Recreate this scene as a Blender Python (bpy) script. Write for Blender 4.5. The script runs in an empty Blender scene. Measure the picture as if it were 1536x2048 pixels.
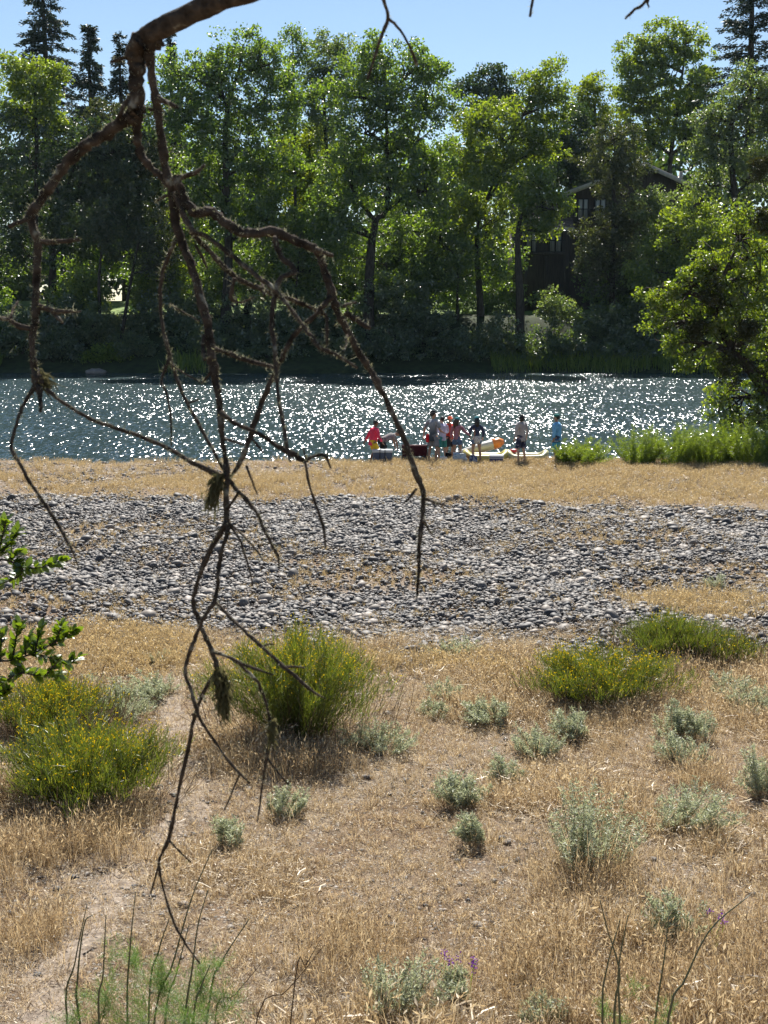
import bpy, math, random
import numpy as np
from mathutils import Vector, Matrix, Euler

SC = bpy.context.scene
COL = SC.collection
R = math.radians
rng = np.random.default_rng(7)
random.seed(7)

# ------------------------------------------------------------------ camera
F = 2738.0                       # focal length in photo pixels (photo 1536 x 2048)
HC = 5.44                        # camera height above the gravel bar
TH = math.atan(404.0 / F)        # pitch below the horizon
cam = bpy.data.cameras.new('camera')
cam_o = bpy.data.objects.new('camera', cam)
COL.objects.link(cam_o)
cam_o.location = (0, 0, HC)
cam_o.rotation_euler = (R(90) - TH, 0, 0)
cam.sensor_fit = 'VERTICAL'
cam.sensor_height = 36.0
cam.lens = 36.0 * F / 2048.0
cam.clip_start = 0.05
cam.clip_end = 3000
cam.dof.use_dof = True
cam.dof.focus_distance = 40.0
cam.dof.aperture_fstop = cam.lens / 2.6
SC.camera = cam_o

# ------------------------------------------------------------------ sky, sun, exposure
SUN_EL, SUN_AZ = R(50), R(3)     # azimuth from +Y towards +X
w = bpy.data.worlds.new('World')
SC.world = w
w.use_nodes = True
wn = w.node_tree.nodes
bg = wn['Background']
sky = wn.new('ShaderNodeTexSky')
sky.sky_type = 'NISHITA'
sky.sun_disc = False
sky.sun_elevation = SUN_EL
sky.sun_rotation = SUN_AZ
sky.altitude = 10
sky.air_density = 1.0
sky.dust_density = 0.1
sky.ozone_density = 2.2
w.node_tree.links.new(sky.outputs[0], bg.inputs[0])
bg.inputs[1].default_value = 0.056
sun = bpy.data.lights.new('sun', 'SUN')
sun.energy = 5.0
sun.angle = R(0.53)
sun.color = (1.0, 0.95, 0.87)
sun_o = bpy.data.objects.new('sun', sun)
COL.objects.link(sun_o)
SD = Vector((math.sin(SUN_AZ) * math.cos(SUN_EL), math.cos(SUN_AZ) * math.cos(SUN_EL), math.sin(SUN_EL)))
sun_o.rotation_euler = SD.to_track_quat('Z', 'Y').to_euler()
sun_o.location = SD * 80
SC.view_settings.view_transform = 'Standard'
SC.view_settings.look = 'None'
SC.view_settings.exposure = 1.08
SC.view_settings.gamma = 1.0
cy = SC.cycles
cy.max_bounces = 6
cy.diffuse_bounces = 3
cy.glossy_bounces = 2
cy.transmission_bounces = 5
cy.transparent_max_bounces = 4
cy.caustics_reflective = False
cy.caustics_refractive = False
cy.use_adaptive_sampling = True
cy.adaptive_threshold = 0.015
cy.use_denoising = True


# ------------------------------------------------------------------ geometry helpers
def px(x, y, Y):
    """photo pixel -> point at forward distance Y"""
    u, v = (x - 768) / F, (1024 - y) / F
    d = np.array([u, math.cos(TH) + v * math.sin(TH), -math.sin(TH) + v * math.cos(TH)])
    return np.array([0, 0, HC]) + d * (Y / d[1])


def smooth(a, b, t):
    t = np.clip((np.asarray(t, float) - a) / (b - a), 0, 1)
    return t * t * (3 - 2 * t)


def wob(x, y):
    return (np.sin(x * 0.61 + 1.3 * np.sin(y * 0.23)) * np.cos(y * 0.47 + 0.8) + 0.6 * np.sin(x * 1.37 + y * 0.9)
            + 0.4 * np.sin(x * 2.9 - y * 2.1 + 1.0))


def gh(x, y):
    """height of the ground"""
    x = np.asarray(x, float); y = np.asarray(y, float)
    z = 3.84 - 3.84 * smooth(0.6, 8.8, y) * 1.0
    z = z + 0.07 * wob(x, y) * smooth(8, 11, y)
    z = z + 0.05 * smooth(40, 47, y)
    crest = 48.6 + 0.35 * np.sin(x * 0.21) + 0.2 * np.sin(x * 0.9) + 0.10 * np.maximum(x, 0)
    z = z - 2.2 * smooth(0, 9, y - crest)
    z = z - 0.8 * smooth(60, 75, y)
    z = z + 0.8 * smooth(110, 122, y)
    bk = 130.5 + 0.9 * np.sin(x * 0.13) + 0.5 * np.sin(x * 0.41 + 1)
    z = z + 2.1 * smooth(-4, 0.5, y - bk) + 5.0 * smooth(-0.5, 10, y - bk) + 1.6 * smooth(10, 40, y - bk)
    return z


def ground_px(x, y):
    """where the ray of a photo pixel meets the near ground"""
    u, v = (x - 768) / F, (1024 - y) / F
    d = np.array([u, math.cos(TH) + v * math.sin(TH), -math.sin(TH) + v * math.cos(TH)])
    t = HC / -d[2]
    for _ in range(6):
        p = np.array([0, 0, HC]) + d * t
        t = (HC - float(gh(p[0], p[1]))) / -d[2]
    p = np.array([0, 0, HC]) + d * t
    return np.array([p[0], p[1], float(gh(p[0], p[1]))])


class MB:
    """collects verts and faces of ONE mesh"""
    def __init__(self):
        self.v = []; self.q = []; self.t = []; self.n = 0; self.f = []

    def add(self, v, q=None, t=None, faces=None):
        v = np.asarray(v, float).reshape(-1, 3)
        if q is not None and len(q): self.q.append(np.asarray(q, int).reshape(-1, 4) + self.n)
        if t is not None and len(t): self.t.append(np.asarray(t, int).reshape(-1, 3) + self.n)
        if faces is not None: self.f += [[i + self.n for i in fc] for fc in faces]
        self.v.append(v); self.n += len(v)
        return self

    def box(self, c, s, rz=0.0, tilt=None):
        c = np.asarray(c, float); s = np.asarray(s, float) / 2
        k = np.array([[-1,-1,-1],[1,-1,-1],[1,1,-1],[-1,1,-1],[-1,-1,1],[1,-1,1],[1,1,1],[-1,1,1]]) * s
        ca, sa = math.cos(rz), math.sin(rz)
        m = np.array([[ca,-sa,0],[sa,ca,0],[0,0,1]])
        if tilt is not None: m = m @ tilt
        return self.add(k @ m.T + c, q=[[0,3,2,1],[4,5,6,7],[0,1,5,4],[1,2,6,5],[2,3,7,6],[3,0,4,7]])

    def tube(self, pts, rad, sides=6, jit=0.0, flat=1.0):
        pts = np.asarray(pts, float); k = len(pts)
        rad = np.broadcast_to(np.asarray(rad, float), (k,))
        tan = np.gradient(pts, axis=0)
        tan /= np.linalg.norm(tan, axis=1, keepdims=True) + 1e-9
        up = np.array([0.31, 0.22, 0.92]) if abs(tan[0] @ np.array([0.31, 0.22, 0.92])) < 0.9 else np.array([1.0, 0.1, 0])
        a = np.cross(tan, up); a /= np.linalg.norm(a, axis=1, keepdims=True) + 1e-9
        b = np.cross(tan, a)
        an = np.linspace(0, 2 * math.pi, sides, endpoint=False)
        rr = rad[:, None] * (1 + jit * rng.normal(size=(k, sides)))
        v = pts[:, None, :] + rr[..., None] * (np.cos(an)[None, :, None] * a[:, None, :] + flat * np.sin(an)[None, :, None] * b[:, None, :])
        v = v.reshape(-1, 3)
        i = np.arange(k - 1)[:, None] * sides; j = np.arange(sides)[None, :]; j2 = (j + 1) % sides
        q = np.stack([i + j, i + j2, i + sides + j2, i + sides + j], -1).reshape(-1, 4)
        v = np.vstack([v, pts[0], pts[-1]])
        n0, n1 = k * sides, k * sides + 1
        jj = np.arange(sides); jj2 = (jj + 1) % sides
        t = np.vstack([np.stack([np.full(sides, n0), jj2, jj], -1),
                       np.stack([np.full(sides, n1), (k-1)*sides + jj, (k-1)*sides + jj2], -1)])
        return self.add(v, q=q, t=t)

    def ellipsoid(self, c, r, nu=10, nv=7, rot=None):
        c = np.asarray(c, float); r = np.asarray(r, float) * np.ones(3)
        th = np.linspace(0, math.pi, nv + 1)[1:-1]; ph = np.linspace(0, 2*math.pi, nu, endpoint=False)
        v = np.array([[math.sin(t)*math.cos(p), math.sin(t)*math.sin(p), math.cos(t)] for t in th for p in ph])
        v = np.vstack([v, [0,0,1], [0,0,-1]]) * r
        if rot is not None: v = v @ np.asarray(rot).T
        q = []; t = []
        for i in range(nv - 2):
            for j in range(nu):
                q.append([i*nu+j, (i+1)*nu+j, (i+1)*nu+(j+1)%nu, i*nu+(j+1)%nu])
        top, bot = (nv-1)*nu, (nv-1)*nu + 1
        for j in range(nu):
            t.append([top, j, (j+1)%nu]); t.append([bot, (nv-2)*nu+(j+1)%nu, (nv-2)*nu+j])
        return self.add(v + c, q=q, t=t)

    def mesh(self, name, smooth_sh=False):
        me = bpy.data.meshes.new(name)
        v = np.vstack(self.v) if self.v else np.zeros((0, 3))
        if self.f:
            fs = list(self.f)
            for q in self.q: fs += q.tolist()
            for t in self.t: fs += t.tolist()
            me.from_pydata(v.tolist(), [], fs)
        else:
            q = np.vstack(self.q) if self.q else np.zeros((0, 4), int)
            t = np.vstack(self.t) if self.t else np.zeros((0, 3), int)
            me.vertices.add(len(v)); me.vertices.foreach_set('co', v.astype(np.float32).ravel())
            nl = q.size + t.size
            me.loops.add(nl); me.loops.foreach_set('vertex_index', np.concatenate([q.ravel(), t.ravel()]).astype(np.int32))
            st = np.concatenate([np.arange(len(q)) * 4, q.size + np.arange(len(t)) * 3]).astype(np.int32)
            me.polygons.add(len(st)); me.polygons.foreach_set('loop_start', st)
            me.update(calc_edges=True)
        if smooth_sh:
            me.polygons.foreach_set('use_smooth', np.ones(len(me.polygons), bool))
        return me

    def build(self, name, mat, parent=None, smooth_sh=False):
        me = self.mesh(name, smooth_sh)
        if mat is not None: me.materials.append(mat)
        return link(name, me, parent)


def link(name, me, parent=None):
    o = bpy.data.objects.new(name, me)
    COL.objects.link(o)
    if parent is not None:
        o.parent = parent
        o.location = -np.array(parent.location) if parent.parent is None else -np.array(parent.parent.location) - np.array(parent.location)
    return o


def tag(o, label=None, cat=None, group=None, kind=None):
    if label: o['label'] = label
    if cat: o['category'] = cat
    if group: o['group'] = group
    if kind: o['kind'] = kind
    return o


def thing(name, loc, label, cat, group=None):
    o = bpy.data.objects.new(name, None)
    COL.objects.link(o)
    o.empty_display_size = 0.2
    o.location = tuple(float(c) for c in loc)
    return tag(o, label, cat, group)


def unit(a):
    return a / (np.linalg.norm(a, axis=-1, keepdims=True) + 1e-9)


def kites(mb, c, d, n, L, W, fold=0.25):
    """leaf blades: centre base c, direction d, normal n, length L, width W (arrays)"""
    c = np.asarray(c); N = len(c)
    d = unit(d); s = unit(np.cross(d, n)); n = np.cross(s, d)
    L = np.broadcast_to(L, (N,))[:, None]; W = np.broadcast_to(W, (N,))[:, None]
    v = np.stack([c, c + d*L*0.45 + s*W*0.5 + n*W*fold, c + d*L, c + d*L*0.45 - s*W*0.5 + n*W*fold], 1).reshape(-1, 3)
    b = np.arange(N)[:, None] * 4
    mb.add(v, t=np.vstack([b + [0, 1, 2], b + [0, 2, 3]]))


def ribbons(mb, P, wd, side=None):
    """P (N,K,3) curved ribbons of width wd (N,K)"""
    P = np.asarray(P, float); N, K, _ = P.shape
    if side is None:
        side = rng.normal(size=(N, 3)); side[:, 2] *= 0.3
    side = unit(side)[:, None, :]
    wd = np.broadcast_to(wd, (N, K))[..., None]
    v = np.stack([P - side*wd/2, P + side*wd/2], 2).reshape(-1, 3)
    b = (np.arange(N)[:, None] * K + np.arange(K - 1)[None, :]).reshape(-1, 1) * 2
    mb.add(v, q=b + [0, 1, 3, 2])


def catmull(pts, n):
    pts = np.asarray(pts, float)
    if len(pts) < 3: 
        t = np.linspace(0, 1, n)[:, None]
        return pts[0] * (1 - t) + pts[-1] * t
    P = np.vstack([2*pts[0]-pts[1], pts, 2*pts[-1]-pts[-2]])
    out = []
    segs = len(pts) - 1
    for u in np.linspace(0, segs - 1e-6, n):
        i = int(u); t = u - i
        p0, p1, p2, p3 = P[i], P[i+1], P[i+2], P[i+3]
        out.append(0.5*((2*p1)+(-p0+p2)*t+(2*p0-5*p1+4*p2-p3)*t*t+(-p0+3*p1-3*p2+p3)*t**3))
    return np.array(out)


# ------------------------------------------------------------------ materials
def nodes(name):
    m = bpy.data.materials.new(name); m.use_nodes = True
    nt = m.node_tree
    for n in list(nt.nodes): nt.nodes.remove(n)
    out = nt.nodes.new('ShaderNodeOutputMaterial')
    def N(t, **k):
        n = nt.nodes.new(t)
        for a, b in k.items(): setattr(n, a, b)
        return n
    return m, nt, N, nt.links.new, out


def ramp(N, L, src, stops):
    r = N('ShaderNodeValToRGB')
    while len(r.color_ramp.elements) < len(stops): r.color_ramp.elements.new(0.5)
    for e, (p, c) in zip(r.color_ramp.elements, stops):
        e.position = p; e.color = (*c, 1)
    L(src, r.inputs[0])
    return r


def leaf_mat(name, cols, trans, tr=0.5, gloss=0.06, rough=0.4):
    """cols: list of leaf colours spread over the leaves; trans: tint of light passing through"""
    m, nt, N, L, out = nodes(name)
    g = N('ShaderNodeNewGeometry')
    st = [(i / max(1, len(cols) - 1), c) for i, c in enumerate(cols)]
    r = ramp(N, L, g.outputs['Random Per Island'], st)
    df = N('ShaderNodeBsdfDiffuse'); L(r.outputs[0], df.inputs[0])
    mul = N('ShaderNodeMix', data_type='RGBA', blend_type='MULTIPLY')
    mul.inputs[0].default_value = 1.0
    L(r.outputs[0], mul.inputs[6]); mul.inputs[7].default_value = (*trans, 1)
    tl = N('ShaderNodeBsdfTranslucent'); L(mul.outputs[2], tl.inputs[0])
    mx = N('ShaderNodeMixShader'); mx.inputs[0].default_value = tr
    L(df.outputs[0], mx.inputs[1]); L(tl.outputs[0], mx.inputs[2])
    gl = N('ShaderNodeBsdfGlossy'); gl.inputs['Roughness'].default_value = rough
    gl.inputs[0].default_value = (1, 1, 1, 1)
    m2 = N('ShaderNodeMixShader'); m2.inputs[0].default_value = gloss
    L(mx.outputs[0], m2.inputs[1]); L(gl.outputs[0], m2.inputs[2])
    L(m2.outputs[0], out.inputs[0])
    return m


def rough_mat(name, c1, c2, scale=8, rough=0.8, bump=0.3, c3=None, stretch=(1, 1, 1), detail=6, spec=0.3):
    m, nt, N, L, out = nodes(name)
    tc = N('ShaderNodeTexCoord'); mp = N('ShaderNodeMapping'); mp.inputs['Scale'].default_value = stretch
    L(tc.outputs['Object'], mp.inputs[0])
    n = N('ShaderNodeTexNoise'); n.inputs['Scale'].default_value = scale; n.inputs['Detail'].default_value = detail
    L(mp.outputs[0], n.inputs[0])
    stops = [(0.32, c1), (0.62, c2)] + ([(0.72, c3)] if c3 else [])
    r = ramp(N, L, n.outputs[0], stops)
    b = N('ShaderNodeBsdfPrincipled'); b.inputs['Roughness'].default_value = rough
    b.inputs['Specular IOR Level'].default_value = spec
    L(r.outputs[0], b.inputs[0])
    if bump:
        bp = N('ShaderNodeBump'); bp.inputs['Strength'].default_value = bump; bp.inputs['Distance'].default_value = 0.02
        L(n.outputs[0], bp.inputs['Height']); L(bp.outputs[0], b.inputs['Normal'])
    L(b.outputs[0], out.inputs[0])
    return m


M = {}
M['bark'] = rough_mat('bark', (0.02, 0.016, 0.012), (0.06, 0.048, 0.038), 6, 0.9, 0.8, stretch=(1, 1, 0.3))
M['bark_pale'] = rough_mat('bark_pale', (0.08, 0.065, 0.05), (0.2, 0.17, 0.14), 5, 0.9, 0.8, stretch=(1, 1, 0.3))
M['dead_bark'] = rough_mat('dead_bark', (0.022, 0.017, 0.013), (0.085, 0.066, 0.05), 45, 0.95, 1.0, c3=(0.26, 0.25, 0.20), spec=0.1)
M['lichen'] = leaf_mat('lichen', [(0.25, 0.25, 0.18), (0.42, 0.42, 0.33), (0.32, 0.30, 0.16)], (1, 1, 0.85), 0.45, 0.0)
M['lichen_dark'] = leaf_mat('lichen_dark', [(0.07, 0.07, 0.035), (0.15, 0.14, 0.08), (0.10, 0.085, 0.04)], (1, 1, 0.8), 0.4, 0.0)
LF = {
 'cottonwood': leaf_mat('cottonwood_leaf', [(0.04, 0.078, 0.02), (0.075, 0.13, 0.028), (0.125, 0.19, 0.036)], (2.5, 2.3, 0.6), 0.58, 0.08),
 'lime': leaf_mat('lime_leaf', [(0.08, 0.12, 0.016), (0.12, 0.17, 0.02), (0.16, 0.20, 0.025)], (2.4, 2.2, 0.4), 0.5, 0.04),
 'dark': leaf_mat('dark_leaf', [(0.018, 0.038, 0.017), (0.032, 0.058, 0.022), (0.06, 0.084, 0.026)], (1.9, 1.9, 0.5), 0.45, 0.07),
 'fresh': leaf_mat('fresh_leaf', [(0.06, 0.10, 0.017), (0.095, 0.15, 0.024), (0.14, 0.19, 0.03)], (2.6, 2.3, 0.5), 0.6, 0.07),
 'willow': leaf_mat('willow_leaf', [(0.055, 0.088, 0.034), (0.09, 0.125, 0.05), (0.13, 0.165, 0.066)], (2.0, 2.0, 0.7), 0.55, 0.08),
 'conifer': leaf_mat('conifer_needle', [(0.014, 0.026, 0.014), (0.024, 0.040, 0.020), (0.036, 0.05, 0.024)], (1.4, 1.4, 0.8), 0.25, 0.05),
 'cedar': leaf_mat('cedar_leaf', [(0.035, 0.048, 0.022), (0.055, 0.068, 0.03), (0.09, 0.098, 0.042)], (1.7, 1.7, 0.6), 0.35, 0.05),
 'shrub': leaf_mat('bank_shrub_leaf', [(0.035, 0.065, 0.026), (0.06, 0.10, 0.034), (0.10, 0.14, 0.04)], (2.3, 2.2, 0.6), 0.52, 0.10),
 'sunny': leaf_mat('sunny_leaf', [(0.055, 0.09, 0.015), (0.095, 0.14, 0.022), (0.15, 0.185, 0.032)], (2.4, 2.3, 0.45), 0.58, 0.07),
 'mistletoe': leaf_mat('mistletoe_leaf', [(0.030, 0.036, 0.010), (0.045, 0.05, 0.014)], (1.6, 1.5, 0.4), 0.3, 0.04),
 'broom': leaf_mat('broom_stem', [(0.045, 0.072, 0.015), (0.08, 0.118, 0.023), (0.125, 0.162, 0.034), (0.18, 0.19, 0.055)], (1.9, 1.8, 0.6), 0.35, 0.05),
 'sage': leaf_mat('sage_leaf', [(0.24, 0.27, 0.18), (0.38, 0.41, 0.30), (0.52, 0.54, 0.42)], (1.2, 1.2, 0.9), 0.4, 0.03),
 'reed': leaf_mat('green_blade', [(0.08, 0.13, 0.02), (0.13, 0.19, 0.028), (0.19, 0.25, 0.05)], (2.0, 1.9, 0.5), 0.5, 0.04),
 'fennel': leaf_mat('fennel_leaf', [(0.09, 0.16, 0.05), (0.13, 0.21, 0.07)], (1.6, 1.6, 0.7), 0.45, 0.02),
 'laurel': leaf_mat('glossy_leaf', [(0.025, 0.052, 0.010), (0.05, 0.092, 0.016), (0.09, 0.135, 0.022)], (2.8, 2.4, 0.4), 0.52, 0.06, 0.35),
 'flower': leaf_mat('yellow_petal', [(0.62, 0.42, 0.015), (0.75, 0.55, 0.03)], (1.1, 1.1, 0.5), 0.4, 0.0),
 'purple': leaf_mat('purple_petal', [(0.16, 0.05, 0.3), (0.24, 0.09, 0.4)], (1.2, 1, 1.2), 0.4, 0.0),
 'straw': leaf_mat('straw', [(0.13, 0.085, 0.05), (0.37, 0.28, 0.175), (0.57, 0.465, 0.31), (0.73, 0.64, 0.475)], (1.15, 1.05, 0.85), 0.4, 0.03),
 'gold': leaf_mat('golden_straw', [(0.33, 0.25, 0.15), (0.47, 0.375, 0.225), (0.60, 0.50, 0.32)], (1.15, 1.05, 0.8), 0.4, 0.03),
 'twig': leaf_mat('dry_twig', [(0.09, 0.065, 0.045), (0.17, 0.125, 0.085)], (1, 1, 1), 0.15, 0.0),
 'stalk': leaf_mat('dark_stalk', [(0.03, 0.05, 0.018), (0.045, 0.07, 0.02)], (1.5, 1.5, 0.5), 0.1, 0.08),
}


def ground_mat():
    m, nt, N, L, out = nodes('dry_ground')
    tc = N('ShaderNodeTexCoord')
    n1 = N('ShaderNodeTexNoise'); n1.inputs['Scale'].default_value = 0.55; n1.inputs['Detail'].default_value = 5
    n2 = N('ShaderNodeTexNoise'); n2.inputs['Scale'].default_value = 22; n2.inputs['Detail'].default_value = 7
    n2.inputs['Roughness'].default_value = 0.7
    vo = N('ShaderNodeTexVoronoi'); vo.inputs['Scale'].default_value = 17; vo.inputs['Randomness'].default_value = 1
    for n in (n1, n2, vo): L(tc.outputs['Object'], n.inputs['Vector'])
    r1 = ramp(N, L, n2.outputs[0], [(0.3, (0.09, 0.07, 0.052)), (0.5, (0.19, 0.15, 0.112)), (0.7, (0.34, 0.28, 0.215))])
    r2 = ramp(N, L, n2.outputs[0], [(0.3, (0.07, 0.046, 0.03)), (0.5, (0.16, 0.11, 0.07)), (0.72, (0.30, 0.22, 0.145))])
    f = ramp(N, L, n1.outputs[0], [(0.42, (0, 0, 0)), (0.58, (1, 1, 1))])
    mx = N('ShaderNodeMix', data_type='RGBA'); L(f.outputs[0], mx.inputs[0]); L(r1.outputs[0], mx.inputs[6]); L(r2.outputs[0], mx.inputs[7])
    pc = ramp(N, L, vo.outputs['Color'], [(0.2, (0.16, 0.15, 0.14)), (0.8, (0.36, 0.33, 0.29))])
    pm = ramp(N, L, vo.outputs['Distance'], [(0.28, (1, 1, 1)), (0.4, (0, 0, 0))])
    sel = N('ShaderNodeMath', operation='GREATER_THAN'); sel.inputs[1].default_value = 0.5
    sep = N('ShaderNodeSeparateColor'); L(vo.outputs['Color'], sep.inputs[0]); L(sep.outputs[1], sel.inputs[0])
    pf = N('ShaderNodeMath', operation='MULTIPLY'); L(pm.outputs[0], pf.inputs[0]); L(sel.outputs[0], pf.inputs[1])
    mx2 = N('ShaderNodeMix', data_type='RGBA'); L(pf.outputs[0], mx2.inputs[0]); L(mx.outputs[2], mx2.inputs[6]); L(pc.outputs[0], mx2.inputs[7])
    b = N('ShaderNodeBsdfPrincipled'); b.inputs['Roughness'].default_value = 0.92; b.inputs['Specular IOR Level'].default_value = 0.15
    L(mx2.outputs[2], b.inputs[0])
    ad = N('ShaderNodeMath', operation='ADD'); L(pf.outputs[0], ad.inputs[0]); L(n2.outputs[0], ad.inputs[1])
    bp = N('ShaderNodeBump'); bp.inputs['Strength'].default_value = 0.9; bp.inputs['Distance'].default_value = 0.03
    L(ad.outputs[0], bp.inputs['Height']); L(bp.outputs[0], b.inputs['Normal'])
    L(b.outputs[0], out.inputs[0])
    return m


def water_mat():
    """rippled river: the slope of the ripples along x and y comes from noise fields in metres"""
    m, nt, N, L, out = nodes('river_water')
    tc = N('ShaderNodeTexCoord')
    def layer(sx, sy, det, off=0.0, rough=0.5):
        mp = N('ShaderNodeMapping'); mp.inputs['Scale'].default_value = (sx, sy, 1); mp.inputs['Location'].default_value = (off, off*2, off*0.3)
        L(tc.outputs['Object'], mp.inputs[0])
        n = N('ShaderNodeTexNoise'); n.inputs['Scale'].default_value = 1; n.inputs['Detail'].default_value = det; n.inputs['Roughness'].default_value = rough
        L(mp.outputs[0], n.inputs[0]); return n.outputs[0]
    def math2(op, a, b):
        n = N('ShaderNodeMath', operation=op)
        for k, q in enumerate((a, b)):
            if isinstance(q, (int, float)): n.inputs[k].default_value = q
            else: L(q, n.inputs[k])
        return n.outputs[0]
    wind = layer(0.03, 0.10, 2.0, 3.0)                       # gusts: calmer and rougher stretches
    amp = math2('ADD', math2('MULTIPLY', wind, 1.3), 0.35)
    sy = math2('ADD', math2('MULTIPLY', math2('SUBTRACT', layer(7.6, 1.5, 1.0), 0.5), WY), math2('MULTIPLY', math2('SUBTRACT', layer(0.3, 0.15, 1.0, 7.0), 0.5), 0.35))
    sx = math2('MULTIPLY', math2('SUBTRACT', layer(8.4, 1.7, 1.0, 13.0), 0.5), WX)
    cb = N('ShaderNodeCombineXYZ'); L(math2('MULTIPLY', sx, amp), cb.inputs[0]); L(math2('MULTIPLY', sy, amp), cb.inputs[1]); cb.inputs[2].default_value = 1.0
    nv = N('ShaderNodeVectorMath', operation='NORMALIZE'); L(cb.outputs[0], nv.inputs[0])
    b = N('ShaderNodeBsdfPrincipled')
    b.inputs['Base Color'].default_value = (0.028, 0.052, 0.058, 1)
    b.inputs['Roughness'].default_value = WR
    b.inputs['IOR'].default_value = 1.333
    L(nv.outputs[0], b.inputs['Normal'])
    L(b.outputs[0], out.inputs[0])
    return m


WY, WX, WR = 2.45, 1.45, 0.16


def stone_mat():
    m, nt, N, L, out = nodes('river_cobble')
    oi = N('ShaderNodeObjectInfo'); tc = N('ShaderNodeTexCoord')
    n = N('ShaderNodeTexNoise'); n.inputs['Scale'].default_value = 3.0; n.inputs['Detail'].default_value = 5
    L(tc.outputs['Object'], n.inputs[0])
    r = ramp(N, L, oi.outputs['Random'], [(0.0, (0.045, 0.045, 0.048)), (0.35, (0.09, 0.086, 0.083)), (0.65, (0.15, 0.138, 0.126)), (0.87, (0.225, 0.195, 0.165)), (1.0, (0.34, 0.30, 0.265))])
    r2 = ramp(N, L, n.outputs[0], [(0.3, (0.7, 0.7, 0.7)), (0.7, (1.15, 1.12, 1.08))])
    mul = N('ShaderNodeMix', data_type='RGBA', blend_type='MULTIPLY'); mul.inputs[0].default_value = 1
    L(r.outputs[0], mul.inputs[6]); L(r2.outputs[0], mul.inputs[7])
    b = N('ShaderNodeBsdfPrincipled'); b.inputs['Roughness'].default_value = 0.62; b.inputs['Specular IOR Level'].default_value = 0.4
    L(mul.outputs[2], b.inputs[0]); L(b.outputs[0], out.inputs[0])
    return m


M['ground'] = ground_mat()
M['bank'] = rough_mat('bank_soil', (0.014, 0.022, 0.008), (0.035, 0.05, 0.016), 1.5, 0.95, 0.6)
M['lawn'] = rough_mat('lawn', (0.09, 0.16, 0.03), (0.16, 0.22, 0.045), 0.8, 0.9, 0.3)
M['water'] = water_mat()
M['stone'] = stone_mat()


def fabric(name, c, var=0.75):
    return rough_mat(name, tuple(x * var for x in c), c, 9, 0.9, 0.25, detail=4, spec=0.15)


# ------------------------------------------------------------------ the setting: ground, lawn, river
def axis(parts):
    a = []
    for s, e, st in parts: a += list(np.arange(s, e, st))
    return np.array(a + [parts[-1][1]])


xs = axis([(-900, -100, 100), (-100, -30, 5), (-30, -16, 1.5), (-16, 16, 0.5), (16, 30, 1.5), (30, 100, 5), (100, 900, 100)])
ys = axis([(-60, -4, 8), (-4, 12, 0.4), (12, 62, 0.5), (62, 122, 4), (122, 146, 0.8), (146, 180, 4), (180, 300, 20), (300, 1500, 150)])
X, Y = np.meshgrid(xs, ys)
Z = gh(X, Y)
nx = len(xs)
idx = (np.arange(len(ys) - 1)[:, None] * nx + np.arange(nx - 1)[None, :]).ravel()
mb = MB().add(np.stack([X, Y, Z], -1).reshape(-1, 3), q=np.stack([idx, idx + 1, idx + nx + 1, idx + nx], -1))
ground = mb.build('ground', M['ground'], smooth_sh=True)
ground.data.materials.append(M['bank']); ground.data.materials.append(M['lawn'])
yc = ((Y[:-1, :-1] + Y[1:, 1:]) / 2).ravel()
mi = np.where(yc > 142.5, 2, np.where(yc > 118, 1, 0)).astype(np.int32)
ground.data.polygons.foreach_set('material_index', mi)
tag(ground, kind='structure')

mb = MB()
wx = np.array([-900, -200, -40, 40, 200, 900.]); wy = np.array([44, 90, 134.])
WX, WY = np.meshgrid(wx, wy)
idx = (np.arange(2)[:, None] * 6 + np.arange(5)[None, :]).ravel()
WZ = -0.45
mb.add(np.stack([WX, WY, np.full_like(WX, WZ)], -1).reshape(-1, 3), q=np.stack([idx, idx + 1, idx + 7, idx + 6], -1))
river = mb.build('river', M['water']); tag(river, kind='structure')


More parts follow.
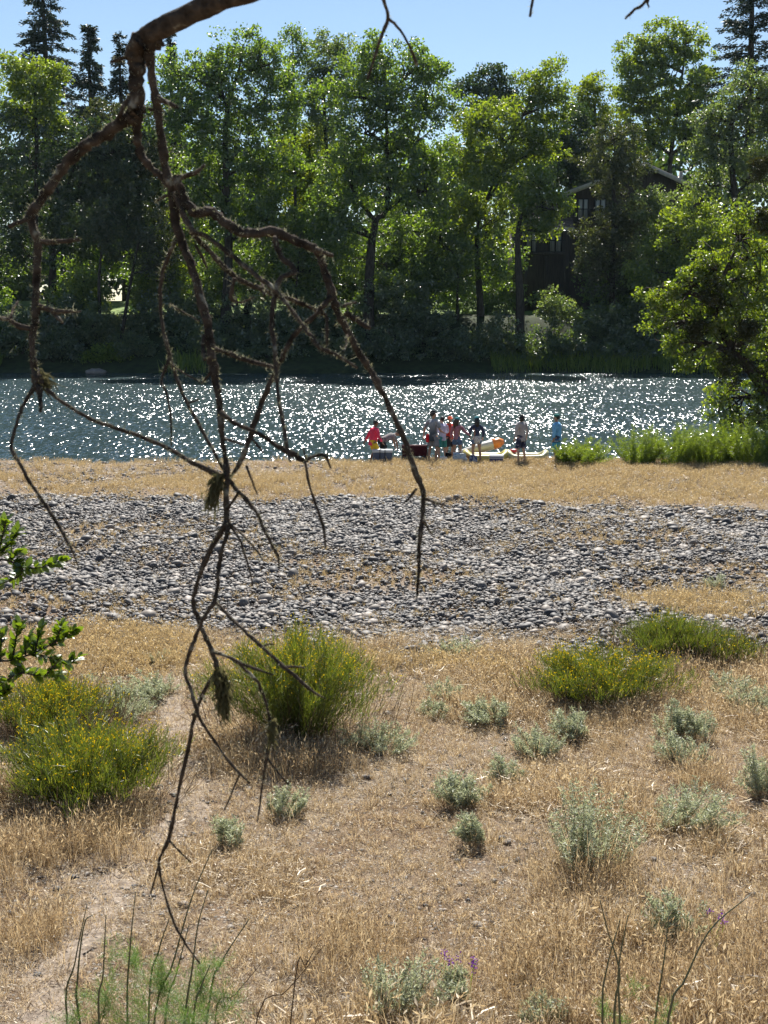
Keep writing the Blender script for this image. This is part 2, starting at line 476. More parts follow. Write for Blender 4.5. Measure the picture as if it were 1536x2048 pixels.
# ------------------------------------------------------------------ scattering
def scatter(name, pts, rot, scl, idx, protos, parent=None):
    col = bpy.data.collections.new(name + '_shapes')
    for p in protos: col.objects.link(p)
    me = bpy.data.meshes.new(name)
    me.vertices.add(len(pts)); me.vertices.foreach_set('co', np.asarray(pts, np.float32).ravel())
    for nm, arr in (('rot', rot), ('scl', scl)):
        a = me.attributes.new(nm, 'FLOAT_VECTOR', 'POINT'); a.data.foreach_set('vector', np.asarray(arr, np.float32).ravel())
    a = me.attributes.new('pick', 'INT', 'POINT'); a.data.foreach_set('value', np.asarray(idx, np.int32))
    o = link(name, me, parent)
    ng = bpy.data.node_groups.new(name + '_scatter', 'GeometryNodeTree')
    ng.interface.new_socket('Geometry', in_out='INPUT', socket_type='NodeSocketGeometry')
    ng.interface.new_socket('Geometry', in_out='OUTPUT', socket_type='NodeSocketGeometry')
    n = ng.nodes; L = ng.links.new
    gi = n.new('NodeGroupInput'); go = n.new('NodeGroupOutput')
    ci = n.new('GeometryNodeCollectionInfo'); ci.inputs['Collection'].default_value = col
    ci.inputs['Separate Children'].default_value = True; ci.inputs['Reset Children'].default_value = True
    ip = n.new('GeometryNodeInstanceOnPoints'); ip.inputs['Pick Instance'].default_value = True
    def attr(nm, t):
        a = n.new('GeometryNodeInputNamedAttribute'); a.data_type = t; a.inputs['Name'].default_value = nm
        return a.outputs['Attribute']
    L(gi.outputs[0], ip.inputs['Points']); L(ci.outputs[0], ip.inputs['Instance'])
    L(attr('pick', 'INT'), ip.inputs['Instance Index'])
    L(attr('rot', 'FLOAT_VECTOR'), ip.inputs['Rotation']); L(attr('scl', 'FLOAT_VECTOR'), ip.inputs['Scale'])
    L(ip.outputs[0], go.inputs[0])
    md = o.modifiers.new('scatter', 'NODES'); md.node_group = ng
    tag(o, kind='stuff')
    return o


def stone_mesh(k):
    g = np.random.default_rng(100 + k)
    m = MB().ellipsoid((0, 0, 0), (1, 1, 1), 12, 8)
    v = np.vstack(m.v)
    ph = g.uniform(0, 6.28, 6)
    d = 1 + 0.10*np.sin(v[:, 0]*2.3+ph[0])*np.cos(v[:, 1]*2.0+ph[1]) + 0.08*np.sin(v[:, 2]*3+v[:, 0]*2+ph[2]) + 0.05*np.sin(v[:, 1]*5+ph[3])
    v = v * d[:, None] * np.array([1.0, g.uniform(0.55, 0.9), g.uniform(0.40, 0.72)])
    m.v = [v]
    me = m.mesh('cobble', True); me.materials.append(M['stone'])
    return me


stone_meshes = [stone_mesh(k) for k in range(8)]


def rand_region(n, y0, y1, margin=1.2):
    """points over the visible wedge of ground"""
    out = []
    while sum(len(o) for o in out) < n:
        y = rng.uniform(y0, y1, n); x = rng.uniform(-1, 1, n) * (0.29 * y1 + margin)
        k = np.abs(x) < 0.29 * y + margin
        out.append(np.stack([x[k], y[k]], -1))
    return np.vstack(out)[:n]


def vnoise(x, y, s, seed=0):
    """smooth value noise 0..1"""
    g = np.random.default_rng(seed).random((64, 64))
    x = np.asarray(x) * s + 1000; y = np.asarray(y) * s + 1000
    i = np.floor(x).astype(int); j = np.floor(y).astype(int); fx = x - i; fy = y - j
    fx = fx*fx*(3-2*fx); fy = fy*fy*(3-2*fy)
    G = lambda a, b: g[a % 64, b % 64]
    return (G(i, j)*(1-fx)+G(i+1, j)*fx)*(1-fy) + (G(i, j+1)*(1-fx)+G(i+1, j+1)*fx)*fy


def fbm(x, y, s, seed=0):
    return (vnoise(x, y, s, seed) + 0.5*vnoise(x, y, s*2.1, seed+1) + 0.25*vnoise(x, y, s*4.3, seed+2)) / 1.75


def field_edges(x, y):
    """1 inside the cobble field"""
    near = 22.9 - 2.5 * smooth(-3.2, 1, x) - 0.8*smooth(-1, 1, x)*0 + 1.6*(fbm(x, y, 0.35, 5) - 0.5)
    far = 39.6 - 2.6 * smooth(0, 12, x) - 0.8*smooth(0, -8, x)*0 + 2.2*(fbm(x, y, 0.3, 9) - 0.5)
    return smooth(near - 0.9, near + 0.7, y) * (1 - smooth(far - 0.5, far + 0.9, y))


def plants_in_field(x, y):
    """dry growth among the cobbles"""
    p = smooth(0.5, 0.68, fbm(x * 0.6, y, 0.33, 21))
    p = np.maximum(p, smooth(3.0, 6.5, x + 0.25*(y-27)) * smooth(24.5, 25.8, y) * (1 - smooth(28.3, 30.0, y)) * 0.95)
    p = np.maximum(0.7*p, 0.45 * smooth(29.2, 30.5, y) * (1 - smooth(32.5, 34.5, y)) * smooth(0.38, 0.56, fbm(x*0.5, y, 0.5, 33)))
    return p


# cobbles
P = rand_region(360000, 17.5, 43.0, 2.0)
fe = field_edges(P[:, 0], P[:, 1]); pf = plants_in_field(P[:, 0], P[:, 1])
keep = rng.random(len(P)) < (0.05 + 0.95*fe) * (1 - 0.8*pf) * (0.35 + 0.65*smooth(.3, .5, fbm(P[:, 0]*.5, P[:, 1], .8, 53)))
P = P[keep]; fe = fe[keep]
S = np.exp(rng.normal(math.log(0.025), 0.55, len(P))) * (0.65 + 0.4*fe)
S = np.clip(S, 0.010, 0.15)
Zs = gh(P[:, 0], P[:, 1]) + S * 0.16 + rng.uniform(0, 0.05, len(P)) * fe
PT = np.column_stack([P, Zs])
ROT = np.column_stack([rng.normal(0, 0.35, len(P)), rng.normal(0, 0.35, len(P)), rng.uniform(0, 6.28, len(P))])
SCL = np.repeat(S[:, None], 3, 1)
pick = rng.integers(0, 8, len(P))
big = np.argsort(-(S / P[:, 1]) * (np.abs(P[:, 0]) < 0.275 * P[:, 1]))[:300]
for b in big:
    o = link('cobble', stone_meshes[pick[b]], ground)
    o.location = PT[b]; o.rotation_euler = ROT[b]; o.scale = SCL[b]
rest = np.ones(len(P), bool); rest[big] = False
scatter('cobbles', PT[rest], ROT[rest], SCL[rest], pick[rest], [bpy.data.objects.new('cobble_shape', m) for m in stone_meshes], ground)

# small pebbles nearer to the camera and along the shore
P = np.vstack([rand_region(9000, 9.0, 22, 1.5), rand_region(16000, 39.0, 48.6, 2)])
k = rng.random(len(P)) < smooth(0.40, 0.62, fbm(P[:, 0], P[:, 1], 0.5, 44)) + 0.12
P = P[k]
S = np.clip(np.exp(rng.normal(math.log(0.02), 0.45, len(P))), 0.008, 0.06) * np.where(P[:, 1] > 35, 1.7, 1)
scatter('pebbles', np.column_stack([P, gh(P[:, 0], P[:, 1]) + S*0.15]), np.column_stack([rng.normal(0, .2, (len(P), 2)), rng.uniform(0, 6.28, len(P))]),
        np.repeat(S[:, None], 3, 1), rng.integers(0, 8, len(P)), [bpy.data.objects.new('pebble_shape', m) for m in stone_meshes], ground)


# ------------------------------------------------------------------ dry grass
def tuft_mesh(k, mat, n=26, spread=0.22, lean=0.45, wd=0.022, heads=0.4, curl=0.35):
    m = MB()
    a = rng.uniform(0, 6.28, n); r = spread * np.sqrt(rng.random(n))
    base = np.column_stack([r*np.cos(a), r*np.sin(a), np.full(n, -0.03)])
    h = rng.uniform(0.45, 1.0, n)
    d = np.column_stack([np.cos(a + rng.normal(0, .6, n)), np.sin(a + rng.normal(0, .6, n)), np.zeros(n)]) * (lean*rng.uniform(0.2, 1.4, n))[:, None]
    p1 = base + d*h[:, None]*0.4 + np.column_stack([np.zeros((n, 2)), h*0.55])
    p2 = base + d*h[:, None]*1.0 + np.column_stack([np.zeros((n, 2)), h*(1 - curl*rng.uniform(0, 1, n))])
    Pp = np.stack([base, p1, p2], 1)
    ribbons(m, Pp, np.column_stack([np.full(n, wd), np.full(n, wd*0.8), np.full(n, wd*0.25)]))
    hd = rng.random(n) < heads
    if hd.any():
        c = p2[hd]; dd = unit(p2[hd]-p1[hd]) + rng.normal(0, 0.35, (hd.sum(), 3)) + [0, 0, -0.35]
        kites(m, c - dd*0.02, dd, rng.normal(size=dd.shape), rng.uniform(0.12, 0.2, hd.sum()), wd*2.6)
    me = m.mesh('tuft'); me.materials.append(mat)
    return bpy.data.objects.new('dry_tuft', me)


def litter_mesh(mat, n=34):
    m = MB()
    c = np.column_stack([rng.uniform(-1, 1, (n, 2)), rng.uniform(0.0, 0.22, n)])
    a = rng.uniform(0, 6.28, n); l = rng.uniform(0.15, 0.55, n)
    d = np.column_stack([np.cos(a), np.sin(a), rng.normal(0, 0.22, n)]) * l[:, None]
    mid = c + d*0.5 + np.column_stack([rng.normal(0, .03, (n, 2)), rng.uniform(0, .06, n)])
    ribbons(m, np.stack([c, mid, c + d], 1), np.full((n, 3), 0.032), np.column_stack([-d[:, 1], d[:, 0], rng.normal(0, .2, n)]))
    me = m.mesh('litter'); me.materials.append(mat)
    return bpy.data.objects.new('dry_litter', me)


def path_mask(x, y):
    """worn bare trail on the left, bare gravel streak on the right"""
    pl = np.array([ground_px(*p)[:2] for p in [(355, 1330), (350, 1440), (385, 1560), (350, 1650), (270, 1730), (190, 1830), (110, 1960), (60, 2100)]])
    pr = np.array([ground_px(*p)[:2] for p in [(1600, 1690), (1480, 1740), (1330, 1775), (1180, 1790)]])
    mm = np.zeros_like(x)
    for pth, wdt in ((pl, 0.42), (pr, 0.34)):
        dist = np.full(x.shape, 9.0)
        for a, b in zip(pth[:-1], pth[1:]):
            ab = b - a; t = np.clip(((x-a[0])*ab[0] + (y-a[1])*ab[1]) / (ab @ ab), 0, 1)
            dist = np.minimum(dist, np.hypot(x-a[0]-ab[0]*t, y-a[1]-ab[1]*t))
        mm = np.maximum(mm, 1 - smooth(wdt*0.5, wdt*1.5, dist))
    return mm


M['trail'] = rough_mat('trail_dust', (0.15, 0.12, 0.095), (0.30, 0.25, 0.20), 14, 0.95, 0.8, detail=8, spec=0.1)
tp_ = catmull([ground_px(*p) for p in [(352, 1300), (350, 1440), (385, 1560), (350, 1650), (270, 1730), (190, 1830), (110, 1960), (60, 2100)]], 90)
tn = np.gradient(tp_[:, :2], axis=0); tn /= np.linalg.norm(tn, axis=1, keepdims=True); tn = np.column_stack([-tn[:, 1], tn[:, 0]])
rows = []
for f_ in np.linspace(-1, 1, 7):
    wv_ = 0.25 + 0.09*np.sin(np.arange(90)*.37 + f_*2) + 0.07*np.sin(np.arange(90)*.93 + 1) + rng.normal(0, .02, 90)
    q_ = tp_[:, :2] + tn*(f_*wv_)[:, None]
    rows.append(np.column_stack([q_, gh(q_[:, 0], q_[:, 1]) + 0.012 - 0.03*(abs(f_) > .9)]))
ii = (np.arange(6)[:, None]*90 + np.arange(89)[None, :]).ravel()
tag(MB().add(np.vstack(rows), q=np.stack([ii, ii + 90, ii + 91, ii + 1], -1)).build('path', M['trail'], None, True), kind='structure')
protos = [tuft_mesh(k, LF['straw'], wd=0.018) for k in range(5)] + [tuft_mesh(k, LF['straw'], n=18, lean=0.9, curl=0.7) for k in range(3)] + [litter_mesh(LF['straw']) for _ in range(3)]
P = rand_region(38000, 9.0, 21.8, 1.5)
dn = fbm(P[:, 0], P[:, 1], 0.55, 61); pm = path_mask(P[:, 0], P[:, 1])
tall = smooth(0.40, 0.66, dn)
k = rng.random(len(P)) < (0.22 + 0.8*tall) * (1 - 0.82*pm) * (1 - 0.6*smooth(17.5, 21.5, P[:, 1])*(dn < 0.5))
P = P[k]; tall = tall[k]
h = (0.08 + 0.30*tall*rng.uniform(0.25, 1, len(P))) * rng.uniform(0.6, 1.3, len(P))
bl = smooth(11.8, 10.2, P[:, 1]); h = h * (1 + 0.35*bl)
sc = np.column_stack([h*0.95, h*0.95, h]); pk = rng.integers(0, 8, len(P))
Q = rand_region(20000, 9.0, 23.0, 1.5); k = rng.random(len(Q)) < 1 - 0.4*path_mask(Q[:, 0], Q[:, 1]); Q = Q[k]
hq = rng.uniform(0.10, 0.24, len(Q))
A = np.vstack([P, Q])
scatter('dry_grass', np.column_stack([A, gh(A[:, 0], A[:, 1])]),
        np.column_stack([rng.normal(0, 0.12, (len(A), 2)), rng.uniform(0, 6.28, len(A))]),
        np.vstack([sc, np.column_stack([hq, hq, hq*0.7])]), np.concatenate([pk, rng.integers(8, 11, len(Q))]), protos, ground)

# golden fringe at the near edge of the cobbles, growth among the cobbles, and the strip along the shore
gp = [tuft_mesh(k, LF['gold'], n=24, wd=0.03, lean=0.4) for k in range(5)] + [litter_mesh(LF['straw']) for _ in range(2)] + [tuft_mesh(k, LF['straw'], n=16, wd=0.014, lean=0.5, heads=.8) for k in range(4)]
P1 = rand_region(16000, 22, 41, 2)
k = rng.random(len(P1)) < 0.75*plants_in_field(P1[:, 0], P1[:, 1]) + 0.07; P1 = P1[k]
P2 = rand_region(26000, 37.5, 49.0, 3)
sh = smooth(38.5, 41, P2[:, 1] + 0.12*P2[:, 0] + 2*(fbm(P2[:, 0], P2[:, 1], 0.3, 71) - .5))
bare = smooth(0.42, 0.6, fbm(P2[:, 0]*0.4, P2[:, 1], 0.5, 81)) * smooth(3, -3, P2[:, 0])
band = smooth(44.2, 45.2, P2[:, 1]) * smooth(1, -3, P2[:, 0])
k = rng.random(len(P2)) < sh * (1 - 0.8*np.maximum(bare, band)); P2 = P2[k]
gl = [(250, 1285, 1.3, 0.5), (200, 1330, 1.5, 0.5), (100, 1310, 1.0, 0.5), (910, 1330, 0.7, 0.35), (1010, 1350, 0.5, 0.3), (720, 1330, 0.5, 0.3), (1400, 1215, 1.6, 0.5), (330, 1320, .7, .5)]
P3 = []
for gx, gy, rx_, ry_ in gl:
    c = ground_px(gx, gy); n = int(330*rx_)
    P3.append(np.column_stack([c[0] + rng.normal(0, rx_*0.5, n), c[1] + rng.normal(0, ry_, n)]))
gl2 = [(1480, 1900, 1.0, .6), (1500, 2020, 1.1, .5), (1340, 2010, .7, .4), (1190, 1770, .7, .35), (130, 1690, 1.0, .35), (30, 1720, .7, .35), (260, 1640, .5, .25), (1390, 1570, .4, .2), (590, 1540, .8, .25), (1370, 1350, .8, .3), (1050, 1960, .8, .5), (700, 1900, .8, .5), (60, 1880, .5, .4)]
P4 = []
for gx, gy, rx_, ry_ in gl2:
    c = ground_px(gx, gy); n = int(110*rx_*(1 + ry_))
    P4.append(np.column_stack([c[0] + rng.normal(0, rx_*0.45, n), c[1] + rng.normal(0, ry_*.8, n)]))
P3 = np.vstack(P3); P4 = np.vstack(P4)
A = np.vstack([P1, P2, P3, P4])
hh = np.concatenate([rng.uniform(.06, .2, len(P1)), rng.uniform(.12, .30, len(P2)) , rng.uniform(.14, .36, len(P3)), rng.uniform(.2, .48, len(P4))])
pk = np.concatenate([rng.integers(0, 7, len(P1)), rng.integers(0, 5, len(P2)), rng.integers(0, 5, len(P3)), rng.integers(7, 11, len(P4))])
scatter('golden_grass', np.column_stack([A, gh(A[:, 0], A[:, 1])]), np.column_stack([rng.normal(0, 0.12, (len(A), 2)), rng.uniform(0, 6.28, len(A))]),
        np.column_stack([np.minimum(hh*1.15, .3), np.minimum(hh*1.15, .3), hh]), pk, gp, ground)


# ------------------------------------------------------------------ trees
def leaf_cloud(mb, clumps, rads, nper, size, droop=0.25):
    """many small leaf blades gathered in clumps"""
    n = int(nper) * len(clumps)
    ci = np.repeat(np.arange(len(clumps)), int(nper))
    d = unit(rng.normal(size=(n, 3))) * (rng.random(n)[:, None] ** 0.45)
    d[:, 2] *= 0.72
    c = clumps[ci] + d * rads[ci][:, None]
    dr = unit(rng.normal(size=(n, 3)) + np.array([0, 0, -droop]) + 0.5*d)
    nm = rng.normal(size=(n, 3)) + np.array([0, 0, 0.5])
    L = size * rng.uniform(0.6, 1.25, n)
    kites(mb, c, dr, nm, L, L*rng.uniform(0.55, 0.8, n))


def broadleaf(name, label, lobes, Yd, leaf, base_px, trunk_r=0.35, size=0.3, dens=1.0, group=None, bark='bark', trunk_px=None,
              clump_r=(0.55, 1.1), depth=0.8, cat='tree', base_up=None, parts=None):
    """lobes: (px,py,rx,ry) of the crown's masses as seen; Yd: distance of the tree"""
    s = Yd / F
    bx = px(base_px, 620, Yd)[0]
    bz = float(gh(bx, Yd)) - 0.15
    root = thing(name, (bx, Yd, bz), label, cat, group)
    tr = MB()
    centres = []
    cl = []; cr = []
    for (lx, ly, rx_, ry_) in lobes:
        c = px(lx, ly, Yd); c[1] += rng.uniform(-0.35, 0.35) * rx_ * s * depth
        rw = np.array([rx_*s, rx_*s*depth, ry_*s]) * 1.17
        centres.append((c, rw))
        area = rw[0]*rw[2]
        n = max(5, int(area * 4.1 * dens) + 5)
        d = unit(rng.normal(size=(n, 3))) * (rng.random(n)[:, None] ** 0.42)
        cl.append(c + d * rw * 0.95); cr.append(rng.uniform(*clump_r, n))
    cl = np.vstack(cl); cr = np.concatenate(cr)
    cl[:, 2] = np.maximum(cl[:, 2], bz + 0.4)
    # trunk through given pixels or a wandering line to the middle of the crown
    top = max(centres, key=lambda q: q[0][2])[0]
    mid = np.mean([q[0] for q in centres], axis=0)
    if trunk_px:
        pts = [np.array([bx, Yd, bz])] + [px(a, b, Yd) for a, b in trunk_px]
    else:
        pts = [np.array([bx, Yd, bz]), np.array([bx*0.6+mid[0]*0.4 + rng.normal(0, .3), Yd, bz*0.6+mid[2]*0.4]), mid + rng.normal(0, .4, 3)*[1, 1, 0]]
    if np.linalg.norm(top - pts[-1]) > 1: pts.append(top - [0, 0, 0.8])
    tp = catmull(pts, 18)
    tr.tube(tp, trunk_r * np.linspace(1.12, 0.14, 18) ** 0.9, 8, 0.04)
    for c, rw in centres:
        below = tp[tp[:, 2] < c[2] - 0.15*rw[2]]
        st = below[np.argmin(np.linalg.norm((below - c)*[1, 1, 0.6], axis=1))] if len(below) else tp[0]
        m_ = (st + c)/2 + rng.normal(0, 0.06, 3)*np.linalg.norm(c-st) + [0, 0, 0.08*np.linalg.norm(c-st)]
        lp = catmull([st, m_, c], 7)
        tr.tube(lp, trunk_r*0.42*np.linspace(1, 0.35, 7), 5)
        near = cl[np.linalg.norm((cl - c)/rw, axis=1) < 1.0]
        for q in near[::2][:16]:
            a = lp[rng.integers(3, 7)]
            tr.tube(catmull([a, (a+q)/2 + rng.normal(0, .25, 3), q], 4), trunk_r*0.12*np.linspace(1, 0.3, 4), 4)
    tr.build('trunk', M[bark], root, True)
    cm = MB()
    leaf_cloud(cm, cl, cr, 60, size * 1.18)
    cm.build('crown', LF[leaf], root)
    if parts: parts(root)
    return root


def conifer(name, label, base_px, top_py, Yd, half_w, leaf='conifer', group=None, base_cut=0.2, sparse=1.0, droop=0.25, power=0.75, needle=0.5):
    s = Yd / F
    t = px(base_px, top_py, Yd); bz = float(gh(t[0], Yd)) - 0.15
    root = thing(name, (t[0], Yd, bz), label, 'tree', group)
    H = t[2] - bz; W = half_w * s
    tr = MB(); cm = MB()
    zz = np.linspace(0, 1, 14)
    tr.tube(np.column_stack([t[0] + 0.15*np.sin(zz*5), np.full(14, Yd), bz + zz*H]), 0.02*H*(1.02 - zz)**0.8 + 0.02, 8)
    C = []; D = []
    nb = int(H * 7.0 * sparse)
    for i in range(nb):
        f = base_cut + (1 - base_cut) * rng.random() ** 0.9
        Lb = W * max(0.06, (1 - f)) ** power * rng.uniform(0.55, 1.15)
        a = rng.uniform(0, 6.28)
        o = np.array([t[0], Yd, bz + f*H]); dr = np.array([math.cos(a), math.sin(a), 0])
        k = 6; u = np.linspace(0, 1, k)[:, None]
        bp = o + dr*Lb*u + np.array([0, 0, 1])*Lb*(0.12*u - droop*2*u*u*0.6)
        tr.tube(bp, 0.05*np.linspace(1, 0.25, k), 4)
        n = int(18 + Lb*24)
        uu = rng.random(n) ** 0.6
        c = o + dr*(Lb*uu)[:, None] + np.array([0, 0, 1])*(Lb*(0.12*uu - droop*1.2*uu*uu))[:, None]
        sd = np.cross(dr, [0, 0, 1])
        d = dr*0.7 + sd*rng.normal(0, 0.8, n)[:, None] + np.array([0, 0, 1])*rng.normal(-0.25, 0.35, n)[:, None]
        C.append(c + rng.normal(0, 0.14, (n, 3))); D.append(d)
    C = np.vstack(C); D = np.vstack(D)
    kites(cm, C, D, rng.normal(size=C.shape) + [0, 0, 0.8], needle*rng.uniform(0.6, 1.2, len(C)), needle*0.36, 0.1)
    tr.build('trunk', M['bark'], root, True)
    cm.build('crown', LF[leaf], root)
    return root


# conifers standing behind the wood
conifer('redwood_tree', 'tallest dark conifer rising above the wood, its tip cut by the frame', 86, -70, 178, 125, power=0.6, droop=0.2)
conifer('redwood_tree', 'slim pointed dark conifer beside the tallest conifer', 178, 48, 168, 105, power=0.75)
conifer('redwood_tree', 'small conifer half hidden behind the thick hanging limb', 240, 70, 172, 90, sparse=0.9)
conifer('redwood_tree', 'thin conifer tip peeping over the leafy trees under the hanging limb', 342, 66, 176, 50, sparse=0.8)
conifer('pine_tree', 'open-branched pine with bare-looking dark boughs beside the pale willow', 1512, -130, 150, 135, sparse=0.8, power=0.5, droop=0.1, base_cut=0.35, needle=0.42)

# broadleaved trees of the far bank
broadleaf('leafy_tree', 'bright green leafy tree in front of the two tallest conifers', [(75, 165, 50, 42), (30, 140, 40, 30), (100, 215, 38, 45), (30, 220, 55, 50), (115, 150, 20, 25)], 139, 'fresh', 70, 0.3, 0.27)
broadleaf('oak_tree', 'large dark oak hanging over the left shore', [(50, 310, 100, 80), (150, 290, 75, 60), (40, 420, 90, 90), (150, 400, 90, 90), (250, 380, 80, 80), (230, 300, 60, 50), (260, 460, 70, 60), (20, 510, 60, 60), (150, 490, 80, 50)], 141, 'dark', 100, 0.5, 0.26, trunk_px=[(105, 560), (110, 470)], dens=1.0)
broadleaf('oak_tree', 'olive green oak with sunlit top beside the dark oak', [(225, 235, 50, 40), (290, 260, 50, 50), (195, 270, 40, 40), (310, 330, 50, 60), (270, 330, 55, 50), (330, 430, 50, 70)], 144, 'cedar', 285, 0.35, 0.25)
broadleaf('cottonwood_tree', 'tall green cottonwood just right of the hanging main stem', [(480, 105, 60, 48), (410, 150, 45, 45), (540, 130, 50, 48), (345, 150, 42, 50), (450, 200, 85, 70), (540, 220, 60, 60), (360, 240, 60, 60), (470, 310, 90, 80), (400, 350, 70, 70), (540, 330, 60, 70), (450, 430, 100, 70), (540, 450, 60, 60)], 137, 'cottonwood', 450, 0.5, 0.27)
broadleaf('slender_tree', 'thin wispy treetop poking above the cottonwoods', [(583, 70, 24, 20), (600, 110, 22, 35), (578, 150, 25, 40), (590, 210, 30, 50)], 150, 'cottonwood', 590, 0.2, 0.24, dens=0.8)
broadleaf('leafy_tree', 'round dull green treetop between the two tall cottonwoods', [(660, 95, 45, 35), (690, 150, 60, 50), (640, 170, 40, 50), (650, 240, 50, 50)], 152, 'willow', 665, 0.3, 0.26)
broadleaf('leafy_tree', 'lime yellow tree lit through between the cottonwoods', [(620, 290, 55, 50), (590, 350, 45, 55), (640, 370, 45, 50), (600, 430, 50, 40)], 156, 'lime', 615, 0.3, 0.28)
broadleaf('cottonwood_tree', 'tallest cottonwood with a forked dark trunk showing below its crown', [(770, 115, 75, 45), (850, 130, 52, 42), (690, 190, 60, 50), (790, 195, 80, 60), (870, 205, 45, 55), (730, 270, 80, 60), (830, 290, 75, 65), (690, 350, 70, 65), (790, 370, 85, 60), (870, 380, 50, 60), (690, 450, 60, 50), (650, 440, 40, 60)], 135, 'cottonwood', 738, 0.55, 0.27, trunk_px=[(738, 600), (742, 500), (752, 440), (775, 400)])
broadleaf('leafy_tree', 'dark rounded treetop rising behind the yellow-green cottonwood', [(985, 160, 42, 32), (940, 185, 35, 30), (1010, 200, 40, 40), (960, 240, 50, 40)], 165, 'dark', 980, 0.3, 0.3)
broadleaf('cottonwood_tree', 'yellow-green cottonwood left of the dark house', [(1075, 150, 50, 38), (1100, 200, 42, 45), (1050, 215, 48, 45), (960, 240, 50, 40), (1010, 280, 65, 50), (935, 310, 48, 55), (1085, 290, 50, 50), (1000, 360, 70, 60), (920, 400, 45, 60), (990, 440, 60, 50)], 140, 'fresh', 962, 0.4, 0.27, trunk_px=[(960, 600), (955, 500), (965, 420)])
broadleaf('leafy_tree', 'small bright leafy tree beside the thick trunk by the house', [(1080, 370, 40, 42), (1105, 420, 38, 40), (1055, 420, 30, 40), (1085, 455, 40, 20)], 134.5, 'fresh', 1040, 0.48, 0.26, trunk_px=[(1040, 600), (1036, 520), (1040, 440)], group=None)
broadleaf('leafy_tree', 'narrow yellow-green treetop left of the big round tree', [(1180, 175, 30, 32), (1165, 230, 35, 40), (1205, 240, 40, 45), (1190, 300, 45, 40)], 170, 'lime', 1185, 0.3, 0.3)
broadleaf('leafy_tree', 'big round green tree standing above the house roof', [(1325, 90, 48, 40), (1372, 88, 38, 38), (1270, 125, 42, 45), (1410, 150, 34, 50), (1330, 165, 70, 55), (1265, 205, 45, 50), (1395, 215, 45, 45), (1330, 245, 70, 45), (1290, 280, 45, 35), (1385, 275, 35, 30)], 178, 'fresh', 1340, 0.6, 0.32, trunk_px=[(1345, 420), (1340, 330)], dens=0.9)
broadleaf('evergreen_tree', 'very dark evergreen behind the left gable of the house', [(1140, 250, 45, 45), (1120, 310, 40, 45), (1175, 300, 45, 40), (1150, 350, 45, 30)], 158, 'dark', 1145, 0.35, 0.28)
broadleaf('cedar_tree', 'grey-green cedar hiding the middle of the house', [(1230, 275, 48, 32), (1210, 320, 60, 35), (1265, 325, 45, 35), (1225, 365, 50, 30), (1200, 470, 50, 40), (1185, 520, 40, 35), (1240, 450, 45, 45), (1260, 510, 55, 55), (1215, 560, 55, 40), (1280, 430, 35, 40)], 141, 'cedar', 1226, 0.36, 0.24, trunk_px=[(1224, 620), (1226, 480), (1228, 340)])
broadleaf('willow_tree', 'pale grey-green willow at the right below the pine', [(1500, 170, 50, 40), (1440, 235, 45, 45), (1510, 260, 60, 60), (1400, 265, 35, 40), (1440, 320, 55, 50), (1510, 360, 55, 60), (1540, 200, 40, 60), (1420, 370, 40, 30)], 128, 'willow', 1500, 0.45, 0.24)
broadleaf('leafy_tree', 'fresh green bushy tree at the waterside right of the house', [(1390, 430, 55, 40), (1340, 480, 55, 45), (1410, 500, 60, 50), (1300, 540, 45, 45), (1370, 560, 60, 50), (1470, 470, 50, 50), (1440, 580, 60, 50)], 133.5, 'fresh', 1390, 0.3, 0.26)
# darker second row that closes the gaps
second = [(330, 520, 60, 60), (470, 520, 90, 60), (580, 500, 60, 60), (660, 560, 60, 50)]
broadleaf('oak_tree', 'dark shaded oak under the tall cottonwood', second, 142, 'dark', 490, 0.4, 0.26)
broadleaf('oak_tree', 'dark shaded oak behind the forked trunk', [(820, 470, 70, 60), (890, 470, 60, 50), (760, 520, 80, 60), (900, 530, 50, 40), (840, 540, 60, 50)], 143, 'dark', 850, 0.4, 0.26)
broadleaf('slanting_tree', 'slanting dark trunk with thin foliage over the sunlit lawn gap', [(300, 470, 50, 40), (250, 500, 45, 35), (320, 530, 40, 30)], 135, 'cedar', 238, 0.22, 0.24, trunk_px=[(240, 690), (262, 560), (280, 480)], dens=0.7)
broadleaf('slanting_tree', 'thin upright dark trunk left of the slanting trunk', [(200, 440, 40, 40), (220, 480, 35, 30)], 136, 'cedar', 200, 0.18, 0.24, trunk_px=[(198, 560), (205, 480)], dens=0.7)

